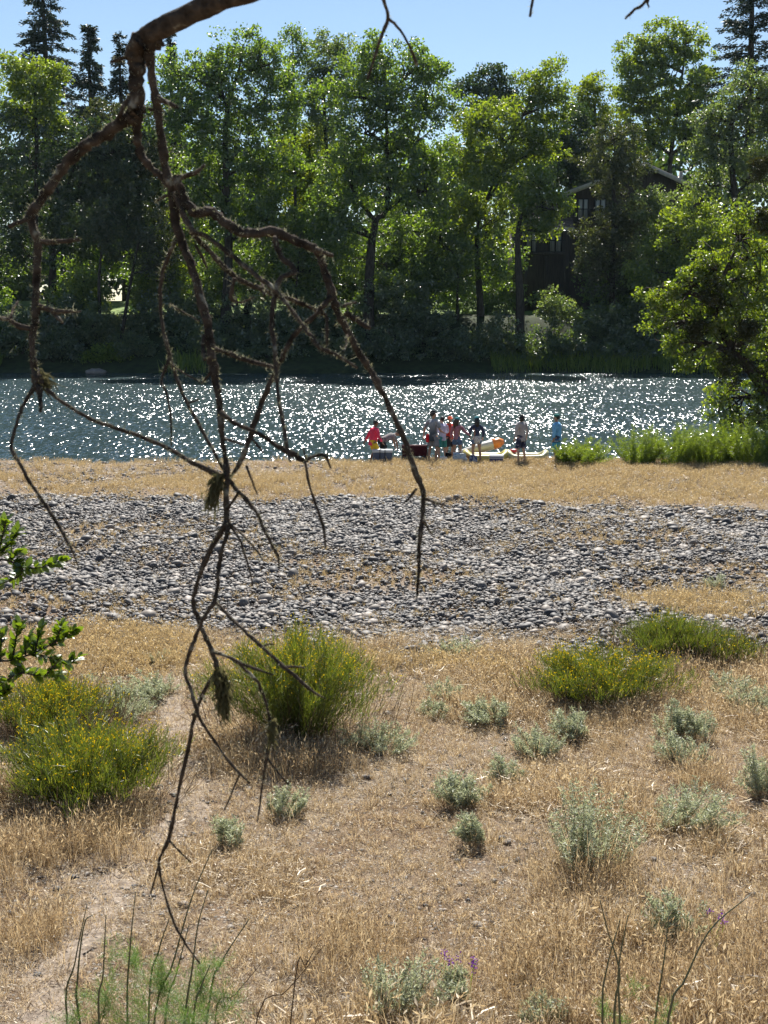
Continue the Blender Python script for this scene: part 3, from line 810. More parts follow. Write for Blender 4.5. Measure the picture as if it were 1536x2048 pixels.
for (lab, lobes_, lf_, Yd_, b_) in [
    ('bushy low tree with dappled leaves below the olive green oak', [(330, 500, 45, 50), (370, 450, 40, 45), (300, 560, 40, 40), (350, 570, 50, 40)], 'fresh', 138.5, 335),
    ('bushy low tree filling the gap under the lime yellow tree', [(600, 470, 50, 50), (560, 540, 55, 45), (640, 530, 50, 45), (600, 590, 50, 35)], 'cottonwood', 138, 600),
    ('leafy low tree under the yellow-green cottonwood', [(880, 470, 45, 50), (930, 500, 50, 45), (900, 560, 55, 40), (985, 540, 40, 40)], 'cottonwood', 138.5, 915),
    ('shaded low tree below the tall green cottonwood', [(450, 520, 60, 50), (500, 560, 55, 45), (420, 590, 45, 35)], 'cottonwood', 139, 470),
    ('leafy low tree beside the forked trunk', [(800, 480, 60, 50), (840, 540, 50, 50), (690, 520, 50, 50), (760, 570, 40, 30)], 'cottonwood', 137.5, 815),
    ('pale leafy low tree in front of the right end of the house', [(1300, 420, 40, 40), (1320, 470, 50, 45), (1290, 530, 50, 50), (1350, 420, 40, 35), (1380, 480, 50, 40)], 'willow', 138, 1320),
    ('sunlit low tree left of the slanting trunk', [(170, 560, 40, 40), (130, 590, 35, 35), (190, 600, 40, 35)], 'fresh', 138, 160)]:
    broadleaf('leafy_tree', lab, lobes_, Yd_, lf_, b_, 0.16, 0.25)

# shrubs crowding the waterline of the far bank
G_SH = 'shrubs crowding the far bank'
for i, (sx, sy, rx_, ry_, Yd, lf, lb) in enumerate([
    (100, 635, 60, 45, 135.5, 'shrub', 0), (150, 620, 50, 45, 136.5, 'shrub', 0), (235, 650, 50, 45, 135.5, 'willow', 1), (40, 650, 70, 55, 134, 'shrub', 0), (110, 690, 50, 35, 133, 'shrub', 0), (190, 640, 38, 45, 134.5, 'willow', 1), (215, 705, 45, 28, 132.6, 'reed', 2),
    (270, 690, 45, 35, 133, 'willow', 1), (330, 620, 60, 60, 136, 'shrub', 0), (300, 580, 40, 35, 139, 'fresh', 3), (390, 600, 45, 50, 137, 'shrub', 0), (420, 670, 70, 50, 133.5, 'shrub', 0),
    (500, 640, 70, 70, 135, 'shrub', 0), (580, 660, 70, 60, 134, 'shrub', 0), (650, 640, 60, 65, 135, 'shrub', 0), (540, 700, 70, 30, 132.5, 'shrub', 0), (700, 690, 60, 40, 133, 'shrub', 0),
    (790, 590, 75, 75, 136, 'shrub', 4), (850, 640, 60, 65, 134.5, 'shrub', 0), (770, 680, 70, 45, 133, 'shrub', 0), (920, 690, 60, 45, 133, 'shrub', 0), (990, 670, 60, 50, 134, 'shrub', 0),
    (1060, 690, 65, 40, 133, 'shrub', 0), (1110, 610, 42, 40, 135, 'willow', 5), (1130, 680, 60, 45, 133.5, 'shrub', 0), (1190, 650, 50, 60, 135, 'shrub', 0), (1260, 650, 60, 60, 134.5, 'shrub', 0),
    (1230, 700, 60, 35, 132.8, 'shrub', 0), (1320, 640, 60, 60, 134, 'shrub', 0), (1330, 700, 60, 35, 132.6, 'shrub', 0), (1410, 680, 60, 55, 133, 'shrub', 0), (1490, 690, 60, 60, 132.5, 'shrub', 0), (1560, 670, 60, 60, 133, 'shrub', 0), (-30, 680, 50, 50, 133, 'shrub', 0)]):
    lab = ['dark green shrub growing on the shaded far bank', ('pale grey-leaved shrub left of the slanting trunk' if sx < 200 else 'pale grey-leaved shrub behind the slanting trunk' if sy < 670 else 'pale grey-leaved shrub at the foot of the slanting trunk'), 'sunlit yellow-green shrub at the waterline below the slanting trunk', 'bright green shrub before the sunlit lawn',
           'big dark rounded shrub below the tallest cottonwood', 'pale-tipped shrub in front of the house'][lb]
    if lb == 0:
        near_ = [(100, 'below the large dark oak'), (350, 'below the olive green oak'), (470, 'below the tall green cottonwood'), (620, 'under the lime yellow tree'), (740, 'at the foot of the forked trunk'), (960, 'below the yellow-green cottonwood'), (1060, 'by the thick trunk near the house'), (1226, 'at the foot of the grey-green cedar'), (1390, 'below the fresh green bushy tree'), (1520, 'behind the leaning tree')]
        lab = ('low dark shrub at the waterline ' if sy > 672 else 'tall dark shrub ') + min(near_, key=lambda q: abs(q[0] - sx))[1]
    broadleaf('bank_shrub', lab, [(sx, sy, rx_*0.85, ry_*0.8), (sx - rx_*0.45, sy + ry_*0.35, rx_*0.65, ry_*0.65), (sx + rx_*0.45, sy + ry_*0.4, rx_*0.65, ry_*0.65)], Yd, lf, sx, 0.08, 0.22, 1.0,
              group=G_SH, cat='shrub', clump_r=(0.4, 0.8))

# the wood behind, too far off to tell its trees apart
mb = MB()
n = 1600
wxp = rng.uniform(-500, 2050, n)
cl = np.array([px(a, 275 + 330*rng.random()**0.85 + 22*math.sin(a/60) + 15*math.sin(a/23+1), rng.uniform(186, 215)) for a in wxp])
leaf_cloud(mb, cl, rng.uniform(1.6, 3.0, n), 40, 1.25)
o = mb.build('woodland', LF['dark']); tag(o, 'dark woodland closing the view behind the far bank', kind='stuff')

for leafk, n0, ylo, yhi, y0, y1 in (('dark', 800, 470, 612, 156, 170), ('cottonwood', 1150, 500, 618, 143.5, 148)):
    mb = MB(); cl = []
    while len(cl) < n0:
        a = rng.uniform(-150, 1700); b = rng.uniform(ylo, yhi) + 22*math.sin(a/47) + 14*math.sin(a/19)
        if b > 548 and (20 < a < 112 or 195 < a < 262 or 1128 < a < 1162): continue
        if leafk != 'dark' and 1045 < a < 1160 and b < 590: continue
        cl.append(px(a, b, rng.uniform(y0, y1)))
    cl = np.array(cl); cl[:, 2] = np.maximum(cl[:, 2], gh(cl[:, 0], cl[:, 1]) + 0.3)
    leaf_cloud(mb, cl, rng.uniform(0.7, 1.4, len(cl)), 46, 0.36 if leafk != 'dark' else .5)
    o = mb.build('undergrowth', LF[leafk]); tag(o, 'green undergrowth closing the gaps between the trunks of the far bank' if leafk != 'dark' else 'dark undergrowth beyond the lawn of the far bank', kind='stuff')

# reeds and grass along the far waterline
mb = MB()
n = 16000
x = rng.uniform(-42, 42, n); y = 130.2 + 0.9*np.sin(x*0.13) + 0.5*np.sin(x*0.41+1) + rng.uniform(-0.6, 2.4, n)
k = (vnoise(x, y, 0.16, 91) > 0.66) & (rng.random(n) < .6); x, y = x[k], y[k]; n = len(x)
b = np.column_stack([x, y, np.maximum(gh(x, y), WZ - 0.3)]); h = rng.uniform(0.5, 1.5, n)[:, None]
ld = rng.normal(0, 0.25, (n, 3)) * [1, 1, 0]
ribbons(mb, np.stack([b, b + [0, 0, 1]*h*0.6 + ld*h*0.3, b + [0, 0, 1]*h + ld*h], 1), np.column_stack([np.full(n, .07), np.full(n, .06), np.full(n, .015)]))
o = mb.build('reeds', LF['reed'], ground); tag(o, kind='stuff')

# flat rock in the far shallows
p = px(196, 744, 130.5)
mb = MB().ellipsoid((p[0], 129.3, WZ + 0.1), (1.0, 0.7, 0.36), 14, 8)
mb.v[0] += rng.normal(0, 0.04, mb.v[0].shape)
tag(mb.build('shore_rock', M['stone'], None, True), 'flat pale rock in the shallows below the slanting trunk', 'rock')


# ------------------------------------------------------------------ house behind the trees
def house():
    Yh = 152.0
    wallm = rough_mat('dark_siding', (0.04, 0.032, 0.027), (0.075, 0.06, 0.05), 2, 0.85, 0.3, stretch=(6, 6, 0.4))
    roofm = rough_mat('roof_shingle', (0.10, 0.08, 0.075), (0.19, 0.155, 0.145), 3, 0.9, 0.5, stretch=(1, 1, 3))
    trim = rough_mat('fascia_board', (0.45, 0.40, 0.32), (0.58, 0.52, 0.43), 3, 0.7, 0.1)
    glass = rough_mat('curtained_glass', (0.38, 0.40, 0.40), (0.60, 0.62, 0.60), 1.3, 0.15, 0, stretch=(6, 1, 0.3), spec=0.5)
    rail = rough_mat('rail_paint', (0.02, 0.02, 0.02), (0.03, 0.03, 0.03), 5, 0.6, 0)
    W = lambda a, b: px(a, b, Yh)
    gz = float(gh(27, Yh)) - 0.3
    root = thing('house', (W(1270, 500)[0], Yh, gz), 'dark brown timber house with gabled shingle roof half hidden by trees', 'house')
    # main block
    xl, xr = W(1140, 400)[0], W(1405, 400)[0]
    ze, zp = W(1120, 388)[2], W(1285, 328)[2]
    xm = W(1285, 330)[0]
    d = 12.0
    mb = MB()
    v = []
    for yy in (Yh, Yh + d):
        v += [(xl, yy, gz), (xr, yy, gz), (xr, yy, ze + 0.2), (xm, yy, zp - 0.25), (xl, yy, ze + 0.2)]
    mb.add(v, faces=[[0, 1, 2, 3, 4], [9, 8, 7, 6, 5], [0, 4, 9, 5], [1, 6, 7, 2], [0, 5, 6, 1]])
    wall = mb.build('wall', wallm, root)
    def slope(xa, za, xb, zb, y0, y1, th=0.16, rows=13, nm='roof'):
        """one roof slope with its courses of shingles stepping down"""
        rf = MB()
        a = np.array([xa, za]); b = np.array([xb, zb]); dr = (b-a); L_ = np.linalg.norm(dr); dr = dr/L_
        nr = np.array([-dr[1], dr[0]]) * (1 if dr[0] > 0 else -1)
        for i in range(rows):
            p0 = a + dr*L_*i/rows; p1 = a + dr*L_*(i+1.02)/rows
            q0 = p0 + nr*th*0.45; q1 = p1 + nr*th
            vv = [(p0[0], y0, p0[1]), (p1[0], y0, p1[1]), (q1[0], y0, q1[1]), (q0[0], y0, q0[1]), (p0[0], y1, p0[1]), (p1[0], y1, p1[1]), (q1[0], y1, q1[1]), (q0[0], y1, q0[1])]
            rf.add(vv, q=[[0, 1, 2, 3], [7, 6, 5, 4], [0, 4, 5, 1], [1, 5, 6, 2], [2, 6, 7, 3], [3, 7, 4, 0]])
        return rf.build(nm, roofm, root)
    xo, xp_ = W(1117, 390)[0], W(1425, 390)[0]
    zo = ze - 0.15; zo2 = W(1415, 392)[2]
    r1 = slope(xm, zp, xo, zo, Yh - 1.2, Yh + d + 1); r2 = slope(xm, zp, xp_, zo2, Yh - 1.2, Yh + d + 1)
    for (xb, zb) in ((xo, zo), (xp_, zo2)):
        f = MB(); a = np.array([xm, zp]); b = np.array([xb, zb])
        y0, y1 = Yh - 1.28, Yh - 1.205
        vv = [(a[0], y0, a[1]-0.42), (b[0], y0, b[1]-0.42), (b[0], y0, b[1]+0.08), (a[0], y0, a[1]+0.08)]
        vv += [(q[0], y1, q[2]) for q in vv]
        f.add(vv, q=[[0, 1, 2, 3], [7, 6, 5, 4], [0, 4, 5, 1], [1, 5, 6, 2], [2, 6, 7, 3], [3, 7, 4, 0]]).build('fascia', trim, root)
    ch = MB().box((W(1378, 330)[0], Yh + 4, zp - 1.2), (0.35, 0.35, 1.6)); ch.build('vent_pipe', trim, root)
    # lower wing with its own roof towards the left
    xa, xb = W(1030, 460)[0], xl - 0.003
    z1, z2 = W(1000, 458)[2], W(1000, 405)[2]
    wing = MB().box(((xa+xb)/2, Yh - 0.4 + 4, (gz + z1)/2 + 0.1), (xb - xa, 8, z1 - gz + 0.2)); wing.build('wing_wall', wallm, root)
    rf = MB()
    for i in range(9):
        f0, f1 = i/9, (i+1.03)/9
        ya, yb = Yh - 1.6 + 4.4*f0, Yh - 1.6 + 4.4*f1; za, zb = z1 + (z2-z1)*f0, z1 + (z2-z1)*f1
        vv = [(xa-0.5, ya, za), (xb+0.3, ya, za), (xb+0.3, yb, zb), (xa-0.5, yb, zb), (xa-0.5, ya, za+0.16), (xb+0.3, ya, za+0.16), (xb+0.3, yb, zb+0.06), (xa-0.5, yb, zb+0.06)]
        rf.add(vv, q=[[3, 2, 1, 0], [4, 5, 6, 7], [0, 1, 5, 4], [1, 2, 6, 5], [2, 3, 7, 6], [3, 0, 4, 7]])
    rf.build('wing_roof', roofm, root)
    MB().box(((xa+xb)/2 - .1, Yh - 1.66, z1 - 0.1), (xb - xa + 0.8, 0.08, 0.34)).build('fascia', trim, root)
    # windows
    def win(x0, y0, x1, y1, yy):
        a, b = W(x0, y0), W(x1, y1)
        fr = MB()
        cx, cz, ww, hh = (a[0]+b[0])/2, (a[2]+b[2])/2, b[0]-a[0], a[2]-b[2]
        for sx in (-1, 0, 1): fr.box((cx + sx*ww/2, yy - 0.06, cz), (0.12, 0.1, hh + 0.12))
        for sz in (-1, 1): fr.box((cx, yy - 0.055, cz + sz*hh/2), (ww - 0.1, 0.09, 0.12))
        fo = fr.build('window', rail, root)
        for sx in (-1, 1):
            MB().box((cx + sx*ww/4, yy - 0.03, cz), (ww/2 - 0.14, 0.03, hh - 0.12)).build('pane', glass, fo)
        return cx, ww
    def balcony(x0, x1, yt, yb, yy):
        a, b = W(x0, yt), W(x1, yb)
        m_ = MB(); m_.box(((a[0]+b[0])/2, yy - 0.7, a[2]), (b[0]-a[0], 0.08, 0.09))
        m_.box(((a[0]+b[0])/2, yy - 0.7, b[2] + 0.1), (b[0]-a[0], 0.06, 0.07))
        for xx in np.arange(a[0] + 0.05, b[0], 0.16): m_.box((xx, yy - 0.7, (a[2]+b[2])/2), (0.035, 0.035, a[2]-b[2] - 0.08))
        m_.build('railing', rail, root)
        MB().box(((a[0]+b[0])/2, yy - 0.4, b[2] - 0.1), (b[0]-a[0] + 0.2, 0.79, 0.22)).build('balcony_floor', wallm, root)
    win(1156, 398, 1176, 440, Yh); win(1190, 398, 1211, 440, Yh); balcony(1148, 1222, 419, 443, Yh)
    win(1052, 463, 1072, 505, Yh - 0.4); win(1098, 463, 1122, 505, Yh - 0.4); balcony(1044, 1128, 482, 506, Yh - 0.4)
    win(1330, 412, 1365, 440, Yh)
    # ground floor posts under the balconies
    for pxx in (1050, 1090, 1128):
        a = W(pxx, 512); MB().box((a[0], Yh - 1.0, (a[2] + gz)/2), (0.22, 0.22, a[2] - gz)).build('post', wallm, root)


house()

# ------------------------------------------------------------------ leaning tree with mistletoe on the near shore
def mist(root):
    for (a, b, rx_, ry_) in [(1425, 590, 44, 42), (1395, 660, 30, 28), (1465, 735, 42, 48), (1522, 335, 26, 34), (1530, 440, 30, 40), (1490, 660, 34, 30)]:
        c = px(a, b, 53.2); s = 53.2/F
        mb = MB(); n = 26
        d = unit(rng.normal(size=(n, 3))) * (rng.random(n)[:, None] ** 0.4)
        leaf_cloud(mb, c + d*np.array([rx_*s, rx_*s*0.8, ry_*s])*0.8, np.full(n, 0.24), 70, 0.085)
        mb.build('mistletoe', LF['mistletoe'], root)


broadleaf('leaning_tree', 'leaning waterside tree with dark mistletoe clumps and yellow-green leaves', [(1320, 590, 40, 30), (1370, 555, 45, 35), (1330, 650, 40, 35), (1365, 710, 40, 45), (1420, 530, 50, 50), (1480, 470, 55, 55), (1520, 560, 50, 60), (1500, 650, 50, 40), (1440, 800, 40, 40), (1400, 640, 50, 45), (1510, 820, 45, 40), (1560, 700, 40, 60), (1600, 500, 60, 80), (1620, 650, 60, 80), (1460, 600, 50, 50), (1440, 700, 45, 45), (1520, 740, 45, 50), (1480, 850, 45, 30)],
          54.0, 'sunny', 1610, 0.33, 0.115, 4.2, bark='bark', trunk_px=[(1560, 840), (1520, 765), (1465, 695), (1425, 620), (1470, 500)], clump_r=(0.2, 0.42), parts=mist)


# ------------------------------------------------------------------ shrubs and plants of the near ground
def spot(cx, base_y, w_px, top_y):
    """base point, half width and height in metres of a plant seen from (cx, base_y) up to top_y"""
    g = ground_px(cx, base_y)
    s = g[1] / F
    hw = w_px * s / 2
    c = np.array([g[0], g[1] + hw * 0.6, 0.0]); c[2] = float(gh(c[0], c[1]))
    top = px(cx, top_y, c[1])
    return c, hw * 1.03, max(0.12, top[2] - c[2])


def broom(label, cx, by, wp, ty, flowers=900, twigs=9500, dead=500):
    c, rw, h = spot(cx, by, wp, ty); rw *= 1.2; h *= 1.24
    root = thing('broom_shrub', c, label, 'shrub', None)
    m = MB()
    nm = 150
    a = rng.uniform(0, 6.28, nm); f = np.sqrt(rng.random(nm))
    lump = 0.80 + 0.16*np.sin(a*3 + cx) + 0.08*np.sin(a*7 + cx*2) + rng.normal(0, .12, nm)
    el = np.clip(f * 1.32, 0, 1.4)
    end = c + np.column_stack([np.cos(a)*np.sin(el)*rw*lump, np.sin(a)*np.sin(el)*rw*0.85*lump, np.cos(el*0.86)*h*0.86*(0.80 + 0.26*rng.random(nm))])
    st = c + np.column_stack([np.cos(a)*f*rw*0.22, np.sin(a)*f*rw*0.22, np.full(nm, -0.03)])
    mid = st*0.45 + end*0.55 + np.column_stack([-np.cos(a)*0.05, -np.sin(a)*0.05, np.full(nm, 0.10*h)])
    P_ = np.stack([st, st*0.6 + mid*0.4, mid, end], 1)
    ribbons(m, P_, np.column_stack([np.full(nm, .014), np.full(nm, .012), np.full(nm, .009), np.full(nm, .004)]))
    stems = m.build('stem', LF['twig'], root)
    # green whips growing up from the stems
    m = MB(); n = int(twigs*1.3)
    i = rng.integers(0, nm, n); t = rng.random(n) ** 0.7
    o = (1-t)[:, None]**2*st[i] + 2*(t*(1-t))[:, None]*mid[i] + (t**2)[:, None]*end[i] + rng.normal(0, 0.045, (n, 3))
    out = unit((o - c) * [1, 1, 0.25])
    d = unit(out*0.45 + np.array([0, 0, 0.9]) + rng.normal(0, 0.42, (n, 3)))
    l = rng.uniform(0.05, 0.20, n)[:, None] * (0.55 + 0.35*h)
    bend = rng.normal(0, 0.12, (n, 3))
    ribbons(m, np.stack([o, o + d*l*0.5 + bend*l*0.2, o + d*l + bend*l], 1), np.column_stack([np.full(n, .0074), np.full(n, .0063), np.full(n, .0025)]))
    m.build('foliage', LF['broom'], root)
    tips = (o + d*l)
    if flowers:
        k = np.argsort(-(tips[:, 2] - c[2])/h - 0.8*rng.random(n))[:int(flowers*2.2)]
        k = rng.choice(k, flowers, replace=False)
        p_ = o[k] + (d*l)[k]*rng.uniform(0.5, 1, (flowers, 1))
        m = MB()
        for _ in range(2):
            kites(m, p_, rng.normal(size=p_.shape) + [0, 0, .5], rng.normal(size=p_.shape), rng.uniform(.015, .028, flowers), .016)
        tag(m.build('flowers', LF['flower'], root), kind='stuff')
    if dead:
        m = MB(); a = rng.uniform(0, 6.28, dead); r = rw*np.sqrt(rng.random(dead))*0.95
        o = c + np.column_stack([np.cos(a)*r, np.sin(a)*r*0.8, rng.uniform(0, 0.15*h, dead)])
        d = np.column_stack([np.cos(a)*0.5, np.sin(a)*0.5, np.ones(dead)]) + rng.normal(0, .4, (dead, 3)); l = rng.uniform(.1, .4, dead)[:, None]
        ribbons(m, np.stack([o, o + d*l*.5 + rng.normal(0, .02, (dead, 3)), o + d*l], 1), np.full((dead, 3), .006))
        m.build('dead_twigs', LF['twig'], root)
    return root


broom('big dome of green broom dotted with yellow flowers beside the bare trail', 595, 1505, 390, 1275, 1100, 13000)
broom('broad green broom with yellow flowers edged by brown grass at the trail', 150, 1645, 400, 1452, 800, 12000)
broom('olive broom with a crown of dense yellow flowers behind the silvery sage', 75, 1490, 280, 1365, 1700, 8000, 1400)
broom('yellow-flowered broom standing at the edge of the cobbles', 1215, 1430, 330, 1300, 1300, 10000)
broom('rounded dark green broom with hardly any flowers at the cobble edge', 1365, 1335, 240, 1240, 60, 9000, 900)
broom('low loose olive broom sprawling beside the rounded dark green broom', 1475, 1345, 160, 1280, 120, 3000, 700)


def sage(name, label, cx, by, wp, ty, group=None, leaf='sage', up=1.0, leafL=0.038, leafW=0.0135, dens=1.0, cat='plant', straw=True, bare=0.25):
    c, rw, h = spot(cx, by, wp, ty)
    root = thing(name, c, label, cat, group)
    ln_ = np.append(rng.normal(0, .22, 2)*h, 0)
    if leaf == 'sage': bare = rng.uniform(.1, .5); dens = dens*rng.uniform(.9, 1.4); leafL = leafL*rng.uniform(.85, 1.25)
    ns = int(np.clip(40*dens*(rw/0.3), 12, 130))
    a = rng.normal(rng.uniform(0, 6.28), 1.7, ns); f = np.sqrt(rng.random(ns))
    st = c + np.column_stack([np.cos(a)*f*rw*0.55, np.sin(a)*f*rw*0.55, np.full(ns, -0.02)])
    hh = h * (1 - 0.35*f*f) * rng.uniform(0.45, 1.12, ns)
    en = st + np.column_stack([np.cos(a)*f*rw*0.65/up, np.sin(a)*f*rw*0.65/up, hh]) + rng.normal(0, 0.16, (ns, 3))*rw*[1, 1, .3] + ln_*rng.uniform(.3, 1.2, (ns, 1))
    md = (st + en)/2 + rng.normal(0, 0.025, (ns, 3))
    m = MB(); ribbons(m, np.stack([st, md, en], 1), np.column_stack([np.full(ns, .006), np.full(ns, .005), np.full(ns, .003)]))
    m.build('stem', LF['twig'], root)
    per = int(46 + 62*h)
    n = ns*per; i = np.repeat(np.arange(ns), per); t = bare + (1 - bare)*rng.random(n)
    o = (1-t)[:, None]**2*st[i] + 2*(t*(1-t))[:, None]*md[i] + (t**2)[:, None]*en[i] + rng.normal(0, .014, (n, 3))
    d = rng.normal(size=(n, 3))*[1, 1, .5] + [0, 0, .75]
    m = MB(); kites(m, o, d, rng.normal(size=(n, 3)), leafL*rng.uniform(.7, 1.4, n), leafW)
    m.build('foliage', LF[leaf], root)
    if straw:
        n = int(150 * (rw/0.3)); a = rng.uniform(0, 6.28, n); r = rw*rng.uniform(.2, 1.1, n)
        o = c + np.column_stack([np.cos(a)*r, np.sin(a)*r, np.zeros(n)]); l = h*rng.uniform(.25, .75, n)[:, None]
        o[:, 2] = gh(o[:, 0], o[:, 1]) - 0.01
        d = np.column_stack([np.cos(a)*.35, np.sin(a)*.35, np.ones(n)]) + rng.normal(0, .2, (n, 3))
        m = MB(); ribbons(m, np.stack([o, o + d*l*.6, o + d*l + rng.normal(0, .03, (n, 3))], 1), np.column_stack([np.full(n, .006), np.full(n, .005), np.full(n, .002)]))
        m.build('dry_blades', LF['straw'], root)
    return root


G_SG = 'silvery sagebrush on the dry ground'
SG = 'low silvery grey-green sagebrush growing in the dry grass'
for (cx, by, wp, ty, lab) in [
    (765, 1510, 150, 1440, 'silvery sagebrush hugging the right foot of the big broom dome'), (300, 1405, 110, 1345, 'grey-green sagebrush beside the start of the bare trail'),
    (215, 1450, 150, 1385, 'silvery sagebrush in front of the olive broom with yellow crown'), (320, 1332, 44, 1298, 'small sage tuft in the golden grass by the cobbles'),
    (895, 1405, 80, 1360, 'pale sagebrush behind a smaller one, below the golden grass at the cobble edge'), (870, 1440, 60, 1400, 'small sagebrush touching the pale one below the cobble edge'), (995, 1455, 90, 1385, 'sagebrush standing left of the yellow-flowered broom by the cobbles'), (1085, 1520, 95, 1445, 'sagebrush beside the one at the foot of the yellow-flowered broom'), (1150, 1485, 80, 1415, 'sagebrush at the foot of the yellow-flowered broom by the cobbles'),
    (1460, 1400, 95, 1345, 'dense dark-based sagebrush below the low olive broom'), (1520, 1440, 90, 1360, 'pale sagebrush next to the dense dark-based sagebrush'), (1345, 1480, 60, 1395, 'tall thin sage spike beside a sagebrush tuft'), (1400, 1490, 80, 1415, 'sagebrush tuft right beside the tall thin sage spike'),
    (1380, 1540, 105, 1465, 'rounded sagebrush with arching dry oat stalks at its foot'), (915, 1625, 95, 1540, 'wider sagebrush standing behind a small round one amid trampled straw'), (960, 1695, 60, 1620, 'small round sagebrush amid trampled straw'), (1020, 1580, 60, 1500, 'slim sagebrush between the wider one in trampled straw and the broom'), (565, 1645, 70, 1565, 'small sagebrush in the straw below the shadow of the big broom dome'), (450, 1705, 70, 1620, 'small pale sagebrush at the right edge of the bare trail'),
    (1185, 1760, 180, 1570, 'largest upright sagebrush ringed by tall brown grass'), (1355, 1670, 140, 1545, 'wide pale sagebrush behind the largest upright sagebrush'), (1530, 1600, 60, 1490, 'upright sagebrush cut by the frame beside brown grass'),
    (785, 2050, 150, 1890, 'sagebrush with slender upright spikes rising from tan grass'), (1375, 1900, 110, 1790, 'sagebrush in tall golden grass behind the sparse fennel stalks'), (1435, 1182, 40, 1148, 'lone small grey bush among the cobbles'), (180, 1380, 50, 1345, 'small sage tuft between the leafy twigs and the golden grass'), (905, 2005, 70, 1940, 'small sagebrush next to the purple vetch bloom'), (1080, 2060, 90, 1990, 'low sagebrush in tan grass left of the sparse fennel stalks')]:
    sage('sagebrush', lab, cx, by, wp, ty, G_SG if lab == SG else None)
sage('sagebrush', 'olive grey bush standing in golden grass at the cobble edge', 910, 1322, 100, 1275, None, 'sage', dens=1.1)

# green plants at the water's edge
for (cx, by, wp, ty, lab) in [(1165, 933, 95, 890, 'bright green willow clump beside the person in light blue'), (1130, 931, 40, 905, 'short green sprigs at the feet of the person in light blue'), (1280, 934, 95, 868, 'feathery green willow clump standing apart by a gap of water'),
                              (1350, 934, 80, 858, 'tall bright green willow clump next to the feathery one'), (1420, 934, 110, 868, 'broad green willow thicket under the leaning tree'), (1500, 934, 120, 850, 'dark green willow thicket at the foot of the leaning trunk'), (1580, 934, 110, 840, 'tall green willow thicket behind the leaning trunk')]:
    sage('willow_shrub', lab, cx, by, wp*1.05, ty - 14, None, 'reed', leafL=0.11, leafW=0.016, dens=0.8, cat='shrub', straw=False, bare=0.05)


# fennel on the slope below the camera
def fennel(label, stems, clouds, Yd, name='fennel_plant', mat='stalk', rad=0.0058):
    b = px(np.mean([s_[0][0] for s_ in stems]), 2300, Yd)
    root = thing(name, (b[0], Yd, float(gh(b[0], Yd))), label, 'plant')
    for pts in stems:
        dep = Yd + rng.uniform(-.3, .3)
        w3 = [px(a, b_, dep) for a, b_ in pts]
        g0 = w3[0] + (w3[0] - w3[1]) * 1.0; foot = np.array([g0[0]*0.5 + root.location.x*0.5, dep, 0.0]); foot[2] = float(gh(foot[0], dep)) - 0.02
        p_ = catmull([foot] + w3, 16)
        MB().tube(p_, rad*np.linspace(1.15, .35, 16), 6).build('stalk', LF[mat], root, True)
    if clouds:
        m = MB()
        for (a, b_, r, n) in clouds:
            c = px(a, b_, Yd + rng.uniform(-.25, .25)); rr = r*Yd/F
            ax = unit(rng.normal(size=(14, 3)) + [0, 0, .4])
            i = rng.integers(0, 14, n); t = rng.random(n)[:, None]
            o = c + ax[i]*rr*t + rng.normal(0, rr*.07, (n, 3))
            d = unit(ax[i]*.8 + rng.normal(0, .7, (n, 3)))*rr*.30
            ribbons(m, np.stack([o, o + d*.5 + rng.normal(0, .003, (n, 3)), o + d], 1), np.full((n, 3), .0013))
        m.build('fronds', LF['fennel'], root)
    return root


fennel('tall fennel with many dark stalks and feathery green fronds', [
    [(135, 2048), (150, 1925), (174, 1808)], [(160, 2048), (155, 1960), (168, 1850), (185, 1830)], [(198, 2048), (206, 1950), (212, 1830)], [(255, 2048), (260, 1900), (271, 1784)],
    [(298, 2010), (318, 1900), (338, 1838)], [(368, 2048), (384, 1940), (396, 1850), (416, 1780)], [(308, 2048), (345, 1930), (382, 1800), (424, 1700)], [(418, 2010), (440, 1930), (498, 1838)],
    [(330, 2048), (352, 1950), (378, 1850)], [(385, 2048), (400, 1980), (420, 1930)]],
    [(330, 1990, 80, 1500), (210, 2010, 70, 1200), (400, 1990, 70, 1200), (270, 1930, 55, 700), (450, 2020, 60, 800), (150, 2040, 60, 700), (290, 2050, 80, 1200), (430, 1930, 45, 400), (225, 1905, 40, 350), (380, 2050, 80, 1200)], 5.6)
fennel('sparse dark fennel stalks rising from the golden grass on the slope', [
    [(1205, 2048), (1213, 1940), (1240, 1840)], [(1240, 2048), (1237, 1940), (1256, 1830)], [(1228, 2048), (1240, 1950), (1215, 1860), (1200, 1800)], [(1310, 2048), (1328, 1920), (1338, 1830)], [(1335, 2048), (1370, 1960), (1420, 1860), (1500, 1790)]],
    [(1205, 2030, 40, 450), (1270, 1970, 30, 250), (1330, 2040, 45, 500), (1240, 2045, 30, 300)], 5.8)
fennel('dry forked brown stalk leaning beside the fennel', [[(512, 2048), (570, 1985), (605, 1945), (650, 1888)], [(590, 1962), (612, 1930), (640, 1880)], [(430, 2048), (470, 1990), (520, 1930)]], [], 5.9, 'dry_stalk', 'twig', 0.0038)


